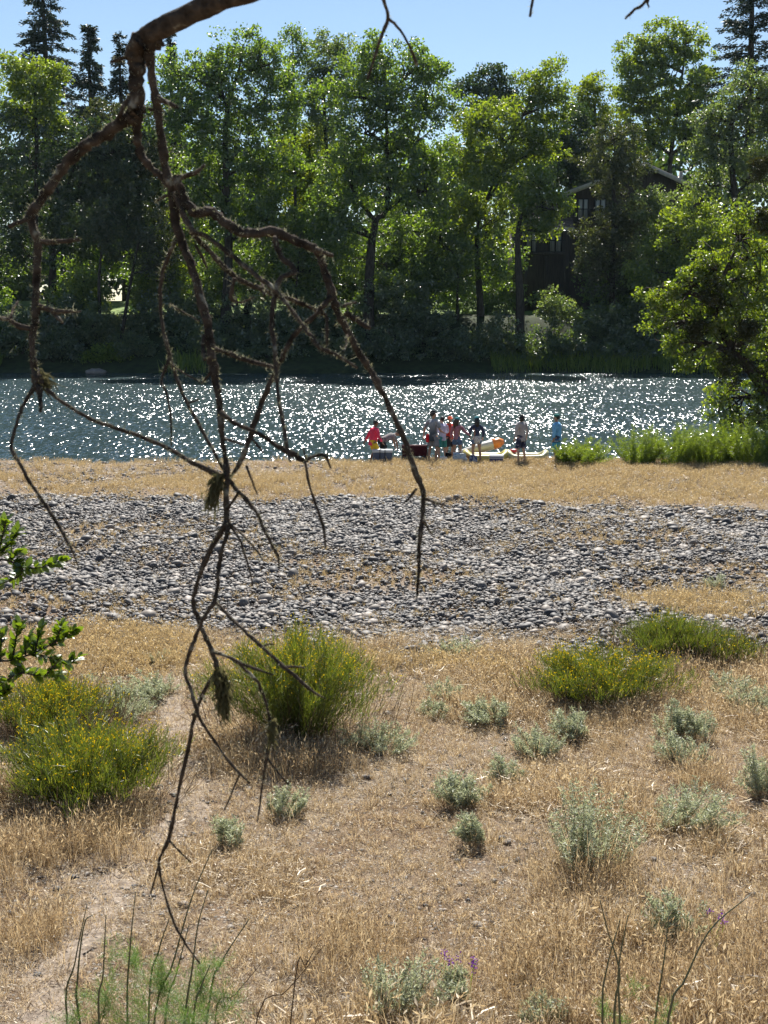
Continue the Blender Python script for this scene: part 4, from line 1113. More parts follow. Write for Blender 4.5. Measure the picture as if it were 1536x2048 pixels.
for (vx, vy, lab) in [(892, 1985, 'purple vetch bloom beside a small sagebrush in the straw'), (940, 1990, 'purple vetch bloom standing alone in the straw'), (1428, 1905, 'purple vetch blooms in the tall golden grass')]:
    g_ = ground_px(vx, vy)
    o = thing('vetch_plant', g_, lab, 'flower')
    m = MB(); k_ = 4; e_ = g_ + np.column_stack([rng.normal(0, .05, (k_, 2)), rng.uniform(.22, .34, k_)])
    b_ = np.repeat(g_[None], k_, 0); ribbons(m, np.stack([b_, (b_ + e_)/2 + rng.normal(0, .02, (k_, 3)), e_], 1), np.full((k_, 3), .004)); m.build('stem', LF['reed'], o)
    m = MB(); q_ = np.repeat(e_, 12, 0) + rng.normal(0, .014, (k_*12, 3)); kites(m, q_, rng.normal(size=q_.shape), rng.normal(size=q_.shape), .022, .013); tag(m.build('petals', LF['purple'], o), kind='stuff')

# evergreen shrub whose twigs reach in from the left
def laurel():
    Yd = 4.0
    b = px(-150, 1900, Yd); root = thing('evergreen_shrub', (b[0], Yd, float(gh(b[0], Yd))), 'evergreen shrub with glossy green leaves reaching in over the dry slope', 'shrub')
    stem = catmull([np.array([b[0], Yd, float(gh(b[0], Yd)) - .05]), px(-130, 1700, Yd), px(-90, 1420, Yd), px(-75, 1320, Yd), px(-75, 1130, Yd), px(-60, 1010, Yd)], 20)
    MB().tube(stem, np.linspace(.03, .008, 20), 8, .05).build('stem', M['bark'], root, True)
    lm = MB()
    u = np.array([0, .18, .45, .75, 1.0]); wv = np.array([.0, .36, .5, .34, .0])*.56
    v = [(0, 0, 0)]
    for t, w_ in zip(u[1:-1], wv[1:-1]): v += [(-w_, t, .07*w_/.25 - .1*t*t), (0, t, -.1*t*t), (w_, t, .07*w_/.25 - .1*t*t)]
    v += [(0, 1, -.12)]
    lm.add(v, faces=[[0, 2, 1], [0, 3, 2], [1, 2, 5, 4], [2, 3, 6, 5], [4, 5, 8, 7], [5, 6, 9, 8], [7, 8, 10], [8, 9, 10]])
    me = lm.mesh('leaf', True); me.materials.append(LF['laurel'])
    tw = [[(-75, 1325), (0, 1322), (25, 1320), (70, 1305), (110, 1285), (140, 1268), (150, 1258)], [(25, 1320), (30, 1290), (34, 1265), (38, 1248)], [(70, 1305), (75, 1280), (80, 1252)], [(25, 1320), (50, 1345), (90, 1352), (122, 1350)],
          [(70, 1308), (110, 1318), (140, 1325), (160, 1312)], [(50, 1345), (30, 1350), (10, 1362), (-20, 1367)], [(-75, 1130), (-10, 1120), (20, 1122), (45, 1135), (80, 1135), (105, 1128), (130, 1116)], [(-10, 1120), (0, 1090), (8, 1060), (12, 1042)],
          [(-10, 1120), (20, 1085), (38, 1058)], [(-75, 1400), (-20, 1395), (5, 1390), (16, 1378)], [(45, 1135), (40, 1150), (10, 1165), (-15, 1172)], [(110, 1285), (118, 1268), (122, 1248)], [(0, 1322), (2, 1290), (5, 1262)], [(90, 1352), (105, 1335), (118, 1318)], [(-10, 1120), (-15, 1080), (-20, 1050)], [(50, 1310), (55, 1290), (58, 1270)], [(20, 1122), (28, 1105), (45, 1098)]]
    for pts in tw:
        off = rng.normal(0, .05)
        P_ = np.array([px(a, b_, Yd + off*(k_/len(pts))) for k_, (a, b_) in enumerate(pts)])
        P_ = catmull(P_, 14)
        to = MB().tube(P_, np.linspace(.0042, .0014, 14), 6).build('twig', M['bark'], root, True)
        L_ = np.linalg.norm(np.diff(P_, axis=0), axis=1).sum()
        n = max(9, int(L_/0.0036))
        for j in range(n):
            t = (j + rng.random())/n
            if pts[0][0] < -50 and t < 0.3: continue
            k_ = min(12, int(t*13)); p_ = P_[k_]; dr = unit(P_[k_+1] - P_[k_])
            side = unit(rng.normal(size=3)); side -= dr*(side @ dr); side = unit(side)
            d = unit(dr*(.55 + .5*t) + side*.9 + np.array([0, 0, .35]) + rng.normal(0, .25, 3)); nn = unit(np.array([0, -.2, 1.0]) + rng.normal(0, .55, 3))
            x_ = unit(np.cross(d, nn)); z_ = np.cross(x_, d); sc_ = rng.uniform(.024, .039)
            o = bpy.data.objects.new('leaf', me); COL.objects.link(o); o.parent = to
            lw = p_ + side*.001
            Mx = Matrix(((x_[0], d[0], z_[0], lw[0]), (x_[1], d[1], z_[1], lw[1]), (x_[2], d[2], z_[2], lw[2]), (0, 0, 0, 1))) @ Matrix.Scale(sc_, 4)
            o.matrix_local = Mx
laurel()


# ------------------------------------------------------------------ bare branch hanging down over the slope
def hanging_branch():
    root = thing('oak_tree', (2.1, 2.3, float(gh(2.1, 2.3)) - .05), 'bare lichen-crusted oak branch hanging down in front of the river, forking into crooked twigs', 'tree')
    def dep(x, y): return 2.06 + .07*math.sin(x/170 + 1) + .06*math.sin(y/260)
    def w3(x, y, off=0.0): return px(x, y, dep(x, y) + off)
    # trunk and limb outside the frame carry the hanging branch
    g = np.array([2.1, 2.3, float(gh(2.1, 2.3)) - .05])
    MB().tube(catmull([g, g + [.05, 0, 1.5], g + [-.05, .05, 2.8], g + [0, 0, 4.6]], 16), np.linspace(.2, .09, 16), 12, .05).build('trunk', M['dead_bark'], root, True)
    limb_pts = [g + [-.03, .03, 2.75], w3(2300, -520), w3(1500, -560), w3(1000, -300), w3(700, -120), w3(520, -28), w3(441, 0), w3(337, 49), w3(292, 74)]
    MB().tube(catmull(limb_pts, 44), np.interp(np.linspace(0, 1, 44), [0, .3, .55, .72, 1], [.06, .034, .019, .0155, .015]), 14, .05).build('limb', M['dead_bark'], root, True)
    fuzz_o = []; fuzz_n = []
    def br(name, pts, k=0.0, fz=1.0, mat='dead_bark', k0=0.0):
        n = len(pts)
        P_ = np.array([w3(x, y, k0 + k*i/(n-1)) for i, (x, y, _) in enumerate(pts)])
        wd = np.array([w_ for _, _, w_ in pts])
        m_ = (n-1)*4 + 1
        Pc = catmull(P_, m_); rc = np.interp(np.linspace(0, n-1, m_), range(n), wd) * 2.06/F/2 * .9
        rc = rc * (1 + .10*rng.normal(size=m_)); Pc[1:-1] += rng.normal(0, 1, (m_-2, 3))*rc[1:-1, None]*.12
        sd = 10 if wd.max() > 14 else 7
        MB().tube(Pc, rc, sd, .09).build(name, M[mat], root, True)
        q = int(fz * sum(np.linalg.norm(np.diff(Pc, axis=0), axis=1)) * 900)
        if q:
            i = rng.integers(0, m_-1, q); t = rng.random((q, 1)); dr = unit(Pc[i+1]-Pc[i])
            s_ = rng.normal(size=(q, 3)); s_ -= dr*(s_*dr).sum(1, keepdims=True); s_ = unit(s_)
            fuzz_o.append(Pc[i]*(1-t) + Pc[i+1]*t + s_*rc[i][:, None]*.9); fuzz_n.append(s_)
    B = 'branch'; T = 'twig'
    br(B, [(292, 74, 56), (276, 96, 44), (271, 125, 39), (271, 160, 38), (274, 195, 33), (272, 222, 36), (268, 232, 38), (242, 247, 32), (213, 266, 27), (182, 284, 25), (154, 307, 24), (130, 331, 23), (109, 359, 23), (84, 398, 23), (62, 427, 24), (63, 449, 20), (74, 478, 20), (76, 507, 17), (73, 546, 17), (71, 586, 17), (70, 615, 18), (71, 644, 19), (65, 673, 17), (65, 703, 15), (68, 732, 16), (74, 757, 26), (77, 770, 26)], .0, 2.0)
    br(B, [(300, 82, 30), (298, 110, 24), (302, 150, 18), (312, 195, 18), (318, 240, 18), (324, 290, 19), (333, 340, 20), (342, 380, 23), (358, 471, 22), (381, 526, 20), (397, 582, 20), (413, 640, 20), (420, 689, 19), (427, 731, 20), (432, 765, 18), (438, 804, 15), (442, 843, 14), (445, 882, 12), (451, 921, 12), (454, 960, 13), (452, 1000, 13), (454, 1046, 15)], .03, 1.2)
    br(B, [(280, 222, 20), (276, 240, 18), (274, 264, 19), (277, 290, 18), (286, 316, 17), (303, 336, 16), (321, 352, 16), (338, 372, 16)], .02, .8)
    br(B, [(350, 352, 16), (360, 375, 20), (372, 405, 22), (390, 424, 24), (425, 426, 23), (450, 445, 20), (480, 465, 21), (510, 466, 21), (550, 465, 20), (600, 485, 19), (633, 500, 18), (643, 523, 17), (654, 556, 17), (664, 588, 18), (672, 616, 19), (688, 650, 15), (706, 683, 14), (726, 718, 13), (745, 748, 14), (762, 780, 14), (778, 812, 12), (792, 843, 12), (812, 888, 13), (822, 918, 13), (837, 959, 13), (847, 992, 12), (843, 1050, 11), (838, 1090, 9), (838, 1125, 9), (836, 1160, 7), (833, 1198, 4)], .04, 1.4)
    br(B, [(350, 385, 14), (362, 415, 14), (374, 445, 14), (390, 466, 13), (407, 469, 11), (439, 491, 10), (475, 520, 11), (508, 546, 12), (540, 572, 10), (557, 588, 10), (579, 614, 8), (605, 650, 9), (625, 676, 10), (641, 696, 10), (671, 709, 8), (716, 736, 5)], -.06, 1.6)
    br(B, [(380, 462, 12), (394, 476, 12), (417, 500, 12), (439, 526, 12), (469, 552, 13), (508, 572, 11), (540, 585, 12), (573, 595, 10), (605, 608, 10), (635, 621, 10), (653, 632, 7)], .05, 1.6)
    br(B, [(550, 474, 12), (554, 492, 12), (562, 512, 14), (584, 534, 12), (588, 546, 10), (562, 555, 11), (553, 582, 10), (545, 618, 11), (545, 660, 10), (550, 699, 10), (552, 739, 9), (556, 778, 8), (560, 815, 8), (568, 856, 8), (573, 887, 10), (581, 924, 4)], -.08, 1.0)
    br(B, [(664, 592, 14), (635, 627, 12), (605, 653, 11), (579, 683, 11), (565, 715, 10), (553, 738, 10), (542, 762, 11), (524, 804, 12), (508, 851, 13), (493, 895, 13), (480, 926, 11), (464, 950, 8), (454, 962, 6)], .05, .8)
    br(B, [(352, 480, 8), (339, 507, 9), (326, 543, 9), (321, 582, 9), (322, 627, 8), (329, 673, 8), (339, 709, 9), (348, 740, 9), (360, 773, 8), (375, 809, 8), (396, 846, 8), (415, 880, 8), (435, 916, 8), (456, 955, 9), (472, 979, 10), (493, 999, 9), (516, 1030, 8), (527, 1057, 7), (540, 1081, 7), (550, 1102, 7), (556, 1112, 7), (558, 1134, 3)], .06, 1.2)
    br(B, [(92, 778, 10), (121, 801, 9), (154, 823, 9), (189, 841, 9), (220, 852, 9), (264, 867, 9), (300, 881, 9), (339, 898, 9), (376, 921, 11), (404, 934, 11), (430, 947, 14), (452, 954, 10)], .02, .9)
    br(B, [(74, 768, 14), (62, 784, 10), (44, 816, 9), (33, 849, 9), (23, 887, 9), (29, 911, 9), (44, 933, 9), (57, 959, 9), (73, 984, 8), (88, 1006, 10), (106, 1034, 8), (123, 1060, 9), (134, 1082, 8), (145, 1102, 5), (158, 1137, 3)], -.05, 1.0)
    br(B, [(430, 697, 10), (462, 709, 10), (501, 722, 10), (540, 733, 9), (556, 737, 8)], .0, 1.6)
    br(B, [(442, 825, 12), (469, 846, 9), (498, 859, 9), (527, 872, 9), (553, 890, 9), (573, 903, 14), (599, 916, 13), (610, 922, 10), (623, 914, 7), (649, 911, 7), (662, 937, 4)], .02, .6)
    br(B, [(454, 1046, 15), (441, 1068, 12), (415, 1112, 13), (396, 1161, 10), (386, 1206, 11), (398, 1240, 11), (409, 1271, 11), (425, 1305, 12), (434, 1340, 12), (415, 1369, 9), (402, 1397, 9), (391, 1426, 10), (383, 1457, 9), (376, 1502, 9), (365, 1546, 9), (355, 1593, 8), (345, 1645, 9), (337, 1680, 10), (327, 1700, 8), (318, 1728, 7), (325, 1770, 5), (340, 1825, 6), (355, 1860, 6), (380, 1900, 5), (400, 1927, 4)], .06, .3)
    br(B, [(456, 1046, 12), (455, 1065, 10), (446, 1091, 9), (439, 1130, 9), (434, 1177, 9), (429, 1203, 11), (417, 1221, 8), (402, 1247, 8), (389, 1281, 9), (378, 1307, 10), (370, 1344, 8), (381, 1378, 8), (390, 1408, 9), (399, 1436, 7), (415, 1462, 6), (435, 1491, 6), (456, 1520, 6), (480, 1547, 6), (500, 1567, 4)], -.06, .3)
    br(B, [(429, 1203, 9), (441, 1214, 7), (467, 1242, 8), (487, 1260, 8), (508, 1279, 8), (527, 1297, 8), (547, 1315, 8), (573, 1338, 10), (607, 1367, 8), (628, 1385, 6), (652, 1398, 3)], -.05, .5)
    br(B, [(428, 1305, 8), (440, 1308, 8), (469, 1320, 8), (493, 1341, 7), (516, 1365, 7), (522, 1380, 7), (529, 1395, 6), (536, 1423, 6), (541, 1449, 9), (545, 1470, 9), (537, 1496, 9), (532, 1522, 8), (525, 1567, 5), (520, 1606, 5), (515, 1642, 3)], .04, .8)
    tw = [[(610, 922, 7), (618, 966, 6), (628, 999, 6), (639, 1031, 6), (649, 1062, 7), (651, 1098, 3)], [(77, 775, 18), (81, 803, 10), (81, 823, 6)], [(60, 432, 13), (45, 441, 12), (18, 453, 11)], [(74, 482, 14), (102, 484, 11), (125, 482, 11), (160, 479, 9)],
          [(78, 613, 14), (109, 621, 12), (137, 623, 9), (162, 623, 4)], [(105, 622, 9), (115, 634, 9), (126, 646, 7)], [(66, 660, 14), (35, 650, 12), (20, 640, 10), (0, 636, 9), (-25, 628, 7)], [(20, 640, 9), (26, 620, 8), (36, 603, 6)],
          [(258, 114, 14), (240, 118, 9), (221, 125, 7)], [(262, 190, 12), (248, 212, 11), (237, 236, 9)], [(315, 196, 15), (335, 205, 12), (356, 215, 8)], [(296, 217, 8), (312, 221, 7), (330, 222, 5)], [(345, 357, 13), (370, 352, 12), (393, 344, 10), (409, 330, 6)],
          [(632, 500, 12), (650, 506, 10), (667, 511, 8)], [(690, 625, 14), (715, 641, 12), (742, 657, 8)], [(687, 612, 7), (700, 607, 6), (713, 605, 5)], [(654, 634, 8), (654, 665, 8), (654, 692, 6)], [(694, 670, 6), (693, 690, 5), (688, 702, 3)],
          [(833, 978, 7), (820, 994, 5), (805, 1010, 3)], [(852, 998, 9), (872, 1006, 7), (890, 1010, 5)], [(846, 1040, 7), (855, 1055, 6), (863, 1068, 4)], [(836, 1120, 5), (823, 1128, 3)], [(469, 556, 9), (462, 595, 9), (482, 604, 5), (511, 593, 3)], [(524, 565, 8), (529, 592, 6)],
          [(391, 489, 8), (403, 512, 7), (415, 536, 5)], [(408, 670, 9), (406, 700, 10), (410, 720, 6)], [(422, 745, 7), (412, 757, 5), (404, 765, 4)], [(399, 642, 5), (361, 621, 4), (339, 608, 3)], [(338, 715, 7), (323, 762, 6), (331, 781, 5), (339, 815, 5), (342, 846, 5), (343, 893, 3)],
          [(493, 932, 7), (503, 960, 5), (515, 990, 3)], [(516, 1029, 5), (532, 1023, 3)], [(480, 983, 7), (468, 998, 6), (455, 1018, 7)], [(612, 918, 5), (606, 894, 3)], [(450, 878, 7), (470, 884, 6), (487, 890, 4)], [(506, 880, 7), (516, 892, 6), (527, 906, 4)],
          [(456, 1048, 7), (468, 1062, 6), (480, 1081, 5), (490, 1109, 5), (498, 1138, 4), (506, 1170, 3)], [(458, 1046, 6), (475, 1060, 4), (493, 1078, 4), (516, 1104, 4), (529, 1128, 2)], [(450, 1048, 6), (433, 1060, 4), (412, 1064, 2)], [(525, 1294, 6), (538, 1288, 4), (550, 1289, 3)],
          [(570, 1334, 6), (590, 1333, 5), (610, 1336, 3)], [(469, 1320, 7), (490, 1330, 6), (508, 1336, 7), (547, 1350, 3)], [(480, 1546, 5), (467, 1577, 4), (458, 1600, 4), (448, 1621, 3)], [(536, 1518, 6), (555, 1543, 5), (577, 1570, 4)], [(318, 1725, 6), (312, 1750, 5), (301, 1787, 4)],
          [(338, 1681, 6), (358, 1702, 5), (382, 1725, 3)], [(86, 1003, 6), (66, 1016, 3)], [(132, 1078, 5), (122, 1087, 4), (114, 1096, 3)], [(134, 1082, 4), (154, 1096, 3)], [(405, 1390, 4), (410, 1405, 3)], [(396, 1422, 4), (380, 1432, 3)], [(336, 722, 5), (350, 735, 4), (400, 765, 2)],
          [(375, 806, 5), (390, 802, 4), (398, 798, 3)], [(340, 390, 8), (322, 396, 6), (310, 405, 4)], [(310, 90, 22), (320, 84, 14), (328, 92, 7)]]
    for q in tw: br(T, q, rng.uniform(-.03, .03), .9 if q[0][1] < 800 else .3)
    # twigs that hang in from the same tree along the top
    for q in [[(790, -215, 12), (760, -60, 9), (767, 0, 8), (776, 36, 8), (762, 75, 7), (748, 118, 6), (735, 158, 5)], [(776, 36, 7), (800, 60, 5), (820, 95, 5), (834, 130, 7)], [(1110, -330, 10), (1085, -90, 7), (1066, 0, 6), (1060, 34, 5)], [(1400, -540, 12), (1370, -150, 9), (1296, -4, 7), (1270, 18, 7), (1250, 38, 4)], [(1330, -60, 6), (1297, -2, 5), (1298, 15, 4)], [(500, -20, 7), (504, 0, 5), (501, 6, 3)]]:
        br(T, q, 0, .3)
    # pale lichen hairs along the bark
    o = np.vstack(fuzz_o); nn = np.vstack(fuzz_n); n = len(o)
    l = rng.uniform(.0012, .0042, (n, 1)); d = nn + rng.normal(0, .7, (n, 3))
    m = MB(); ribbons(m, np.stack([o - nn*.001, o + d*l*.6, o + d*l + rng.normal(0, .0018, (n, 3))], 1), np.column_stack([np.full(n, .0009), np.full(n, .0006), np.full(n, .0003)]))
    tag(m.build('lichen_hairs', M['lichen'], root), kind='stuff')
    # hanging tufts of lichen
    for (x0, y0, x1, y1, wd, n) in [(440, 950, 418, 1015, 26, 260), (441, 1345, 450, 1445, 30, 420), (545, 1440, 541, 1490, 12, 120), (72, 745, 95, 768, 26, 200)]:
        a, b = w3(x0, y0, .01), w3(x1, y1, .01); L_ = np.linalg.norm(b-a); t = rng.random((n, 1)) ** 1.3
        o = a + (b-a)*t*.75 + rng.normal(0, wd*2.06/F*.22, (n, 3))
        d = (b-a)/L_ + rng.normal(0, .35, (n, 3)); l = rng.uniform(.006, .022, (n, 1))
        m = MB(); ribbons(m, np.stack([o, o + d*l*.5 + rng.normal(0, .002, (n, 3)), o + d*l], 1), np.column_stack([np.full(n, .0035), np.full(n, .0028), np.full(n, .0012)]))
        m.build('lichen_tuft', M['lichen_dark'], root)


hanging_branch()


# ------------------------------------------------------------------ people at the water's edge
DG = None
def fuse(name, mb, mat, parent, voxel=0.02):
    """weld overlapping pieces into one continuous skin"""
    o = bpy.data.objects.new(name, mb.mesh(name)); COL.objects.link(o)
    md = o.modifiers.new('weld', 'REMESH'); md.mode = 'VOXEL'; md.voxel_size = voxel
    sm = o.modifiers.new('soften', 'SMOOTH'); sm.factor = .5; sm.iterations = 3
    dg = bpy.context.evaluated_depsgraph_get()
    me = bpy.data.meshes.new_from_object(o.evaluated_get(dg))
    old = o.data; o.modifiers.clear(); o.data = me; bpy.data.meshes.remove(old)
    me.name = name; me.materials.clear(); me.materials.append(mat)
    me.polygons.foreach_set('use_smooth', np.ones(len(me.polygons), bool))
    o.parent = parent
    return o


SKIN = {'tan': rough_mat('skin_tan', (0.30, 0.17, 0.11), (0.40, 0.24, 0.16), 12, .55, .1), 'light': rough_mat('skin_light', (0.42, 0.26, 0.19), (0.52, 0.34, 0.25), 12, .55, .1), 'brown': rough_mat('skin_brown', (0.16, 0.085, 0.055), (0.22, 0.12, 0.08), 12, .55, .1)}
HAIR = {'black': rough_mat('hair_black', (0.010, 0.009, 0.008), (0.025, 0.02, 0.018), 30, .5, .3, stretch=(1, 1, .2)), 'brown': rough_mat('hair_brown', (0.03, 0.018, 0.01), (0.07, 0.042, 0.025), 30, .5, .3, stretch=(1, 1, .2))}


def person(label, xpx, Yd, H, face, skin, shirt, shorts, arms, hat=None, hair=None, long_sleeve=True, lean=0.0, stance=.1, long_hair=False, hem=.86, short_len=.56, women=False, head_turn=0.0, twist=0.0, knees=0.0, extra=None, sink=0.0):
    k = H/1.75
    p = px(xpx, 900, Yd); g = float(gh(p[0], Yd)) - sink
    root = thing('person', (p[0], Yd, g), label, 'person')
    root.rotation_euler = (0, 0, -face)
    root.scale = (k, k, k)
    hip = np.array([0, -.0, .93 - knees*.25])
    cl, sl = math.cos(lean), math.sin(lean)
    def T(q):
        q = np.asarray(q, float)
        d = q - [0, 0, .93]
        if q[2] > .93 or True:
            d = np.array([d[0], d[1]*cl + d[2]*sl, -d[1]*sl + d[2]*cl])
        return hip + d
    def TT(a): return np.array([T(q) for q in a])
    sw = .175 if women else .2
    body = MB()
    for s_ in (-1, 1):
        kn = np.array([s_*(.09 + stance*.45), .03 + knees*.28, .50 - knees*.08]); an = np.array([s_*(.075 + stance*.75), -.03, .09])
        h_ = hip + [s_*.09, 0, -.02]
        body.tube(catmull([h_, (h_+kn)/2 + [0, .015, 0], kn, (kn+an)/2 + [0, -.02, .02], an], 12), np.interp(np.linspace(0, 1, 12), [0, .25, .5, .68, 1], [.092, .085, .056, .058, .036]), 10)
        body.ellipsoid(an + [0, .07, -.055], (.045, .13, .038), 10, 6)
        body.ellipsoid(an + [0, -.0, -.03], (.04, .05, .05), 8, 6)
    # trunk, neck and head
    body.tube(TT([(0, 0, .9), (0, 0, 1.1), (0, .01, 1.3), (0, 0, 1.42)]), [.13, .115, .13, .1], 12)
    body.tube(TT([(0, 0, 1.38), (0, .01, 1.47), (0, .02, 1.56)]), [.07, .055, .055], 10)
    ct, st_ = math.cos(head_turn), math.sin(head_turn)
    def hd(q):
        q = np.asarray(q, float); d = q - [0, .025, 1.5]
        d = np.array([d[0]*ct + d[1]*st_, -d[0]*st_ + d[1]*ct, d[2]])
        return T(np.array([0, .025, 1.5]) + d)
    hm = np.array([hd((1, .025, 1.5)) - hd((0, .025, 1.5)), hd((0, 1.025, 1.5)) - hd((0, .025, 1.5)), hd((0, .025, 2.5)) - hd((0, .025, 1.5))]).T
    body.ellipsoid(hd((0, .02, 1.645)), (.076, .096, .105), 14, 10, hm)
    body.ellipsoid(hd((0, .055, 1.585)), (.052, .055, .055), 10, 8, hm)
    body.ellipsoid(hd((0, .118, 1.62)), (.016, .022, .022), 8, 6, hm)
    for s_ in (-1, 1): body.ellipsoid(hd((s_*.078, .01, 1.63)), (.014, .022, .032), 8, 6, hm)
    hands = MB(); sleeves = MB()
    for s_, (el, wr) in zip((-1, 1), arms):
        sh = T((s_*sw, 0, 1.40)); el = np.asarray(el, float); wr = np.asarray(wr, float)
        e = sh + el; w_ = e + wr
        body.tube(catmull([sh, e, w_], 10), np.interp(np.linspace(0, 1, 10), [0, .5, 1], [.05, .042, .03]), 8)
        dr = unit(w_ - e); hc = w_ + dr*.05
        body.tube([w_ - dr*.01, w_ + dr*.03, w_ + dr*.085], [.03, .036, .03], 8, flat=.6)
        up = np.array([0, 0, 1.0]) if abs(dr[2]) < .8 else np.array([0, 1.0, 0])
        sd = unit(np.cross(dr, up)); pn = np.cross(sd, dr)
        for f_ in range(4):
            b0 = w_ + dr*.075 + sd*(f_-1.5)*.018; ln = [.062, .075, .07, .052][f_]
            hands.tube([b0, b0 + dr*ln*.5 + pn*.008, b0 + dr*ln*.9 + pn*.028], [.0095, .009, .007], 6)
        b0 = w_ + dr*.03 + sd*.03*s_
        hands.tube([b0, b0 + dr*.025 + sd*.025*s_, b0 + dr*.058 + sd*.03*s_], [.012, .011, .008], 6)
        t1 = 1.0 if long_sleeve else .42
        A = catmull([sh, e, w_], 12)[:max(5, int(12*t1) - (1 if long_sleeve else 0))]
        sleeves.tube(A, np.linspace(.072, .05 if long_sleeve else .066, len(A)), 10)
    bo = fuse('body', body, SKIN[skin], root, .025)
    # fingers stay apart: appended to the same mesh after welding
    import bmesh
    bm = bmesh.new(); bm.from_mesh(bo.data); hmsh = hands.mesh('fingers', True); bm.from_mesh(hmsh); bm.to_mesh(bo.data); bm.free(); bpy.data.meshes.remove(hmsh)
    # shirt
    m = MB(); wz = .03 if women else 0
    m.tube(TT([(0, 0, hem), (0, 0, .98), (0, 0, 1.12), (0, .005, 1.28), (0, 0, 1.40), (0, 0, 1.45)]), np.array([.185, .178, .168 - wz, .188 - wz*.6, .17 - wz*.5, .10]), 16, flat=.68)
    m.tube(TT([(-sw*.95, 0, 1.405), (0, 0, 1.43), (sw*.95, 0, 1.405)]), [.07, .075, .07], 10)
    m.v += sleeves.v; 
    for q in sleeves.q: m.q.append(q + m.n)
    for q in sleeves.t: m.t.append(q + m.n)
    m.n += sleeves.n
    fuse('shirt', m, shirt, root, .025)
    # shorts
    m = MB()
    m.tube(np.array([hip + [0, 0, .10], hip + [0, 0, .0], hip + [0, 0, -.12]]), [.165, .18, .165], 14, flat=.72)
    for s_ in (-1, 1):
        kn = np.array([s_*(.09 + stance*.45), .03 + knees*.28, .50 - knees*.08]); h_ = hip + [s_*.09, 0, -.04]
        t = np.clip((h_[2] - short_len)/(h_[2] - kn[2]), .2, 1.1)
        m.tube(np.array([h_, h_ + (kn-h_)*t*.5, h_ + (kn-h_)*t]), [.105, .108, .112], 10)
    fuse('shorts', m, shorts, root, .025)
    hb = MB()
    if hair:
        h_ = hair
        hb.ellipsoid(hd((0, -.012, 1.668)), (.086, .104, .10), 14, 9, hm)
        if long_hair:
            hb.tube(np.array([hd((0, -.07, 1.66)), hd((0, -.10, 1.56)), hd((0, -.10, 1.44)), hd((0, -.09, 1.33))]), [.07, .085, .08, .04], 10)
            hb.tube(np.array([hd((.06, -.02, 1.64)), hd((.075, -.03, 1.52)), hd((.07, -.02, 1.40))]), [.04, .04, .02], 8)
            hb.tube(np.array([hd((-.06, -.02, 1.64)), hd((-.075, -.03, 1.52)), hd((-.07, -.02, 1.40))]), [.04, .04, .02], 8)
        fuse('hair', hb, HAIR[h_], root, .018)
    if hat:
        kind, hmat = hat
        m = MB()
        m.ellipsoid(hd((0, .012, 1.71)), (.093, .112, .075 if kind == 'cap' else .085), 14, 9, hm)
        if kind == 'cap': m.ellipsoid(hd((0, .14, 1.70)), (.07, .075, .014), 12, 6, hm)
        else: m.ellipsoid(hd((0, .015, 1.70)), (.165, .18, .016), 18, 6, hm)
        fuse('hat', m, hmat, root, .014)
    for nm, mb_, mt in (extra or []): mb_(nm, mt, root, T)
    return root


def ombre():
    m, nt, N, L, out = nodes('ombre_shirt')
    tc = N('ShaderNodeTexCoord'); sp = N('ShaderNodeSeparateXYZ'); L(tc.outputs['Object'], sp.inputs[0])
    mr = N('ShaderNodeMapRange'); mr.inputs[1].default_value = .8; mr.inputs[2].default_value = 1.45; L(sp.outputs[2], mr.inputs[0])
    r = ramp(N, L, mr.outputs[0], [(0, (0.035, 0.045, 0.06)), (.35, (0.06, 0.075, 0.095)), (.75, (0.22, 0.24, 0.27)), (1, (0.30, 0.31, 0.33))])
    b = N('ShaderNodeBsdfPrincipled'); b.inputs['Roughness'].default_value = .9; L(r.outputs[0], b.inputs[0]); L(b.outputs[0], out.inputs[0])
    return m


def printed(name, base, spots, scale=14, thr=.55):
    m, nt, N, L, out = nodes(name)
    tc = N('ShaderNodeTexCoord'); n = N('ShaderNodeTexNoise'); n.inputs['Scale'].default_value = scale; n.inputs['Detail'].default_value = 1.5
    L(tc.outputs['Object'], n.inputs[0])
    r = ramp(N, L, n.outputs[0], [(thr - .03, base), (thr + .03, spots)])
    b = N('ShaderNodeBsdfPrincipled'); b.inputs['Roughness'].default_value = .85; L(r.outputs[0], b.inputs[0]); L(b.outputs[0], out.inputs[0])
    return m


def striped(name):
    m, nt, N, L, out = nodes(name)
    tc = N('ShaderNodeTexCoord'); sp = N('ShaderNodeSeparateXYZ'); L(tc.outputs['Object'], sp.inputs[0])
    mr = N('ShaderNodeMapRange'); mr.inputs[1].default_value = .5; mr.inputs[2].default_value = 1.0; L(sp.outputs[2], mr.inputs[0])
    r = ramp(N, L, mr.outputs[0], [(0, (0.03, 0.30, 0.48)), (.42, (0.05, 0.36, 0.52)), (.48, (0.03, 0.06, 0.14)), (.56, (0.45, 0.5, 0.52)), (.62, (0.05, 0.12, 0.22)), (.75, (0.03, 0.05, 0.10))])
    r.color_ramp.interpolation = 'CONSTANT'
    b = N('ShaderNodeBsdfPrincipled'); b.inputs['Roughness'].default_value = .85; L(r.outputs[0], b.inputs[0]); L(b.outputs[0], out.inputs[0])
    return m


def wrap(nm, mt, root, T):      # cloth tied round the waist, hanging behind
    m = MB(); m.tube(np.array([T((0, 0, 1.0)), T((0, -.02, .93)), T((0, -.05, .82)), T((0, -.06, .74))]), [.18, .19, .18, .13], 14, flat=.75)
    fuse(nm, m, mt, root, .02)


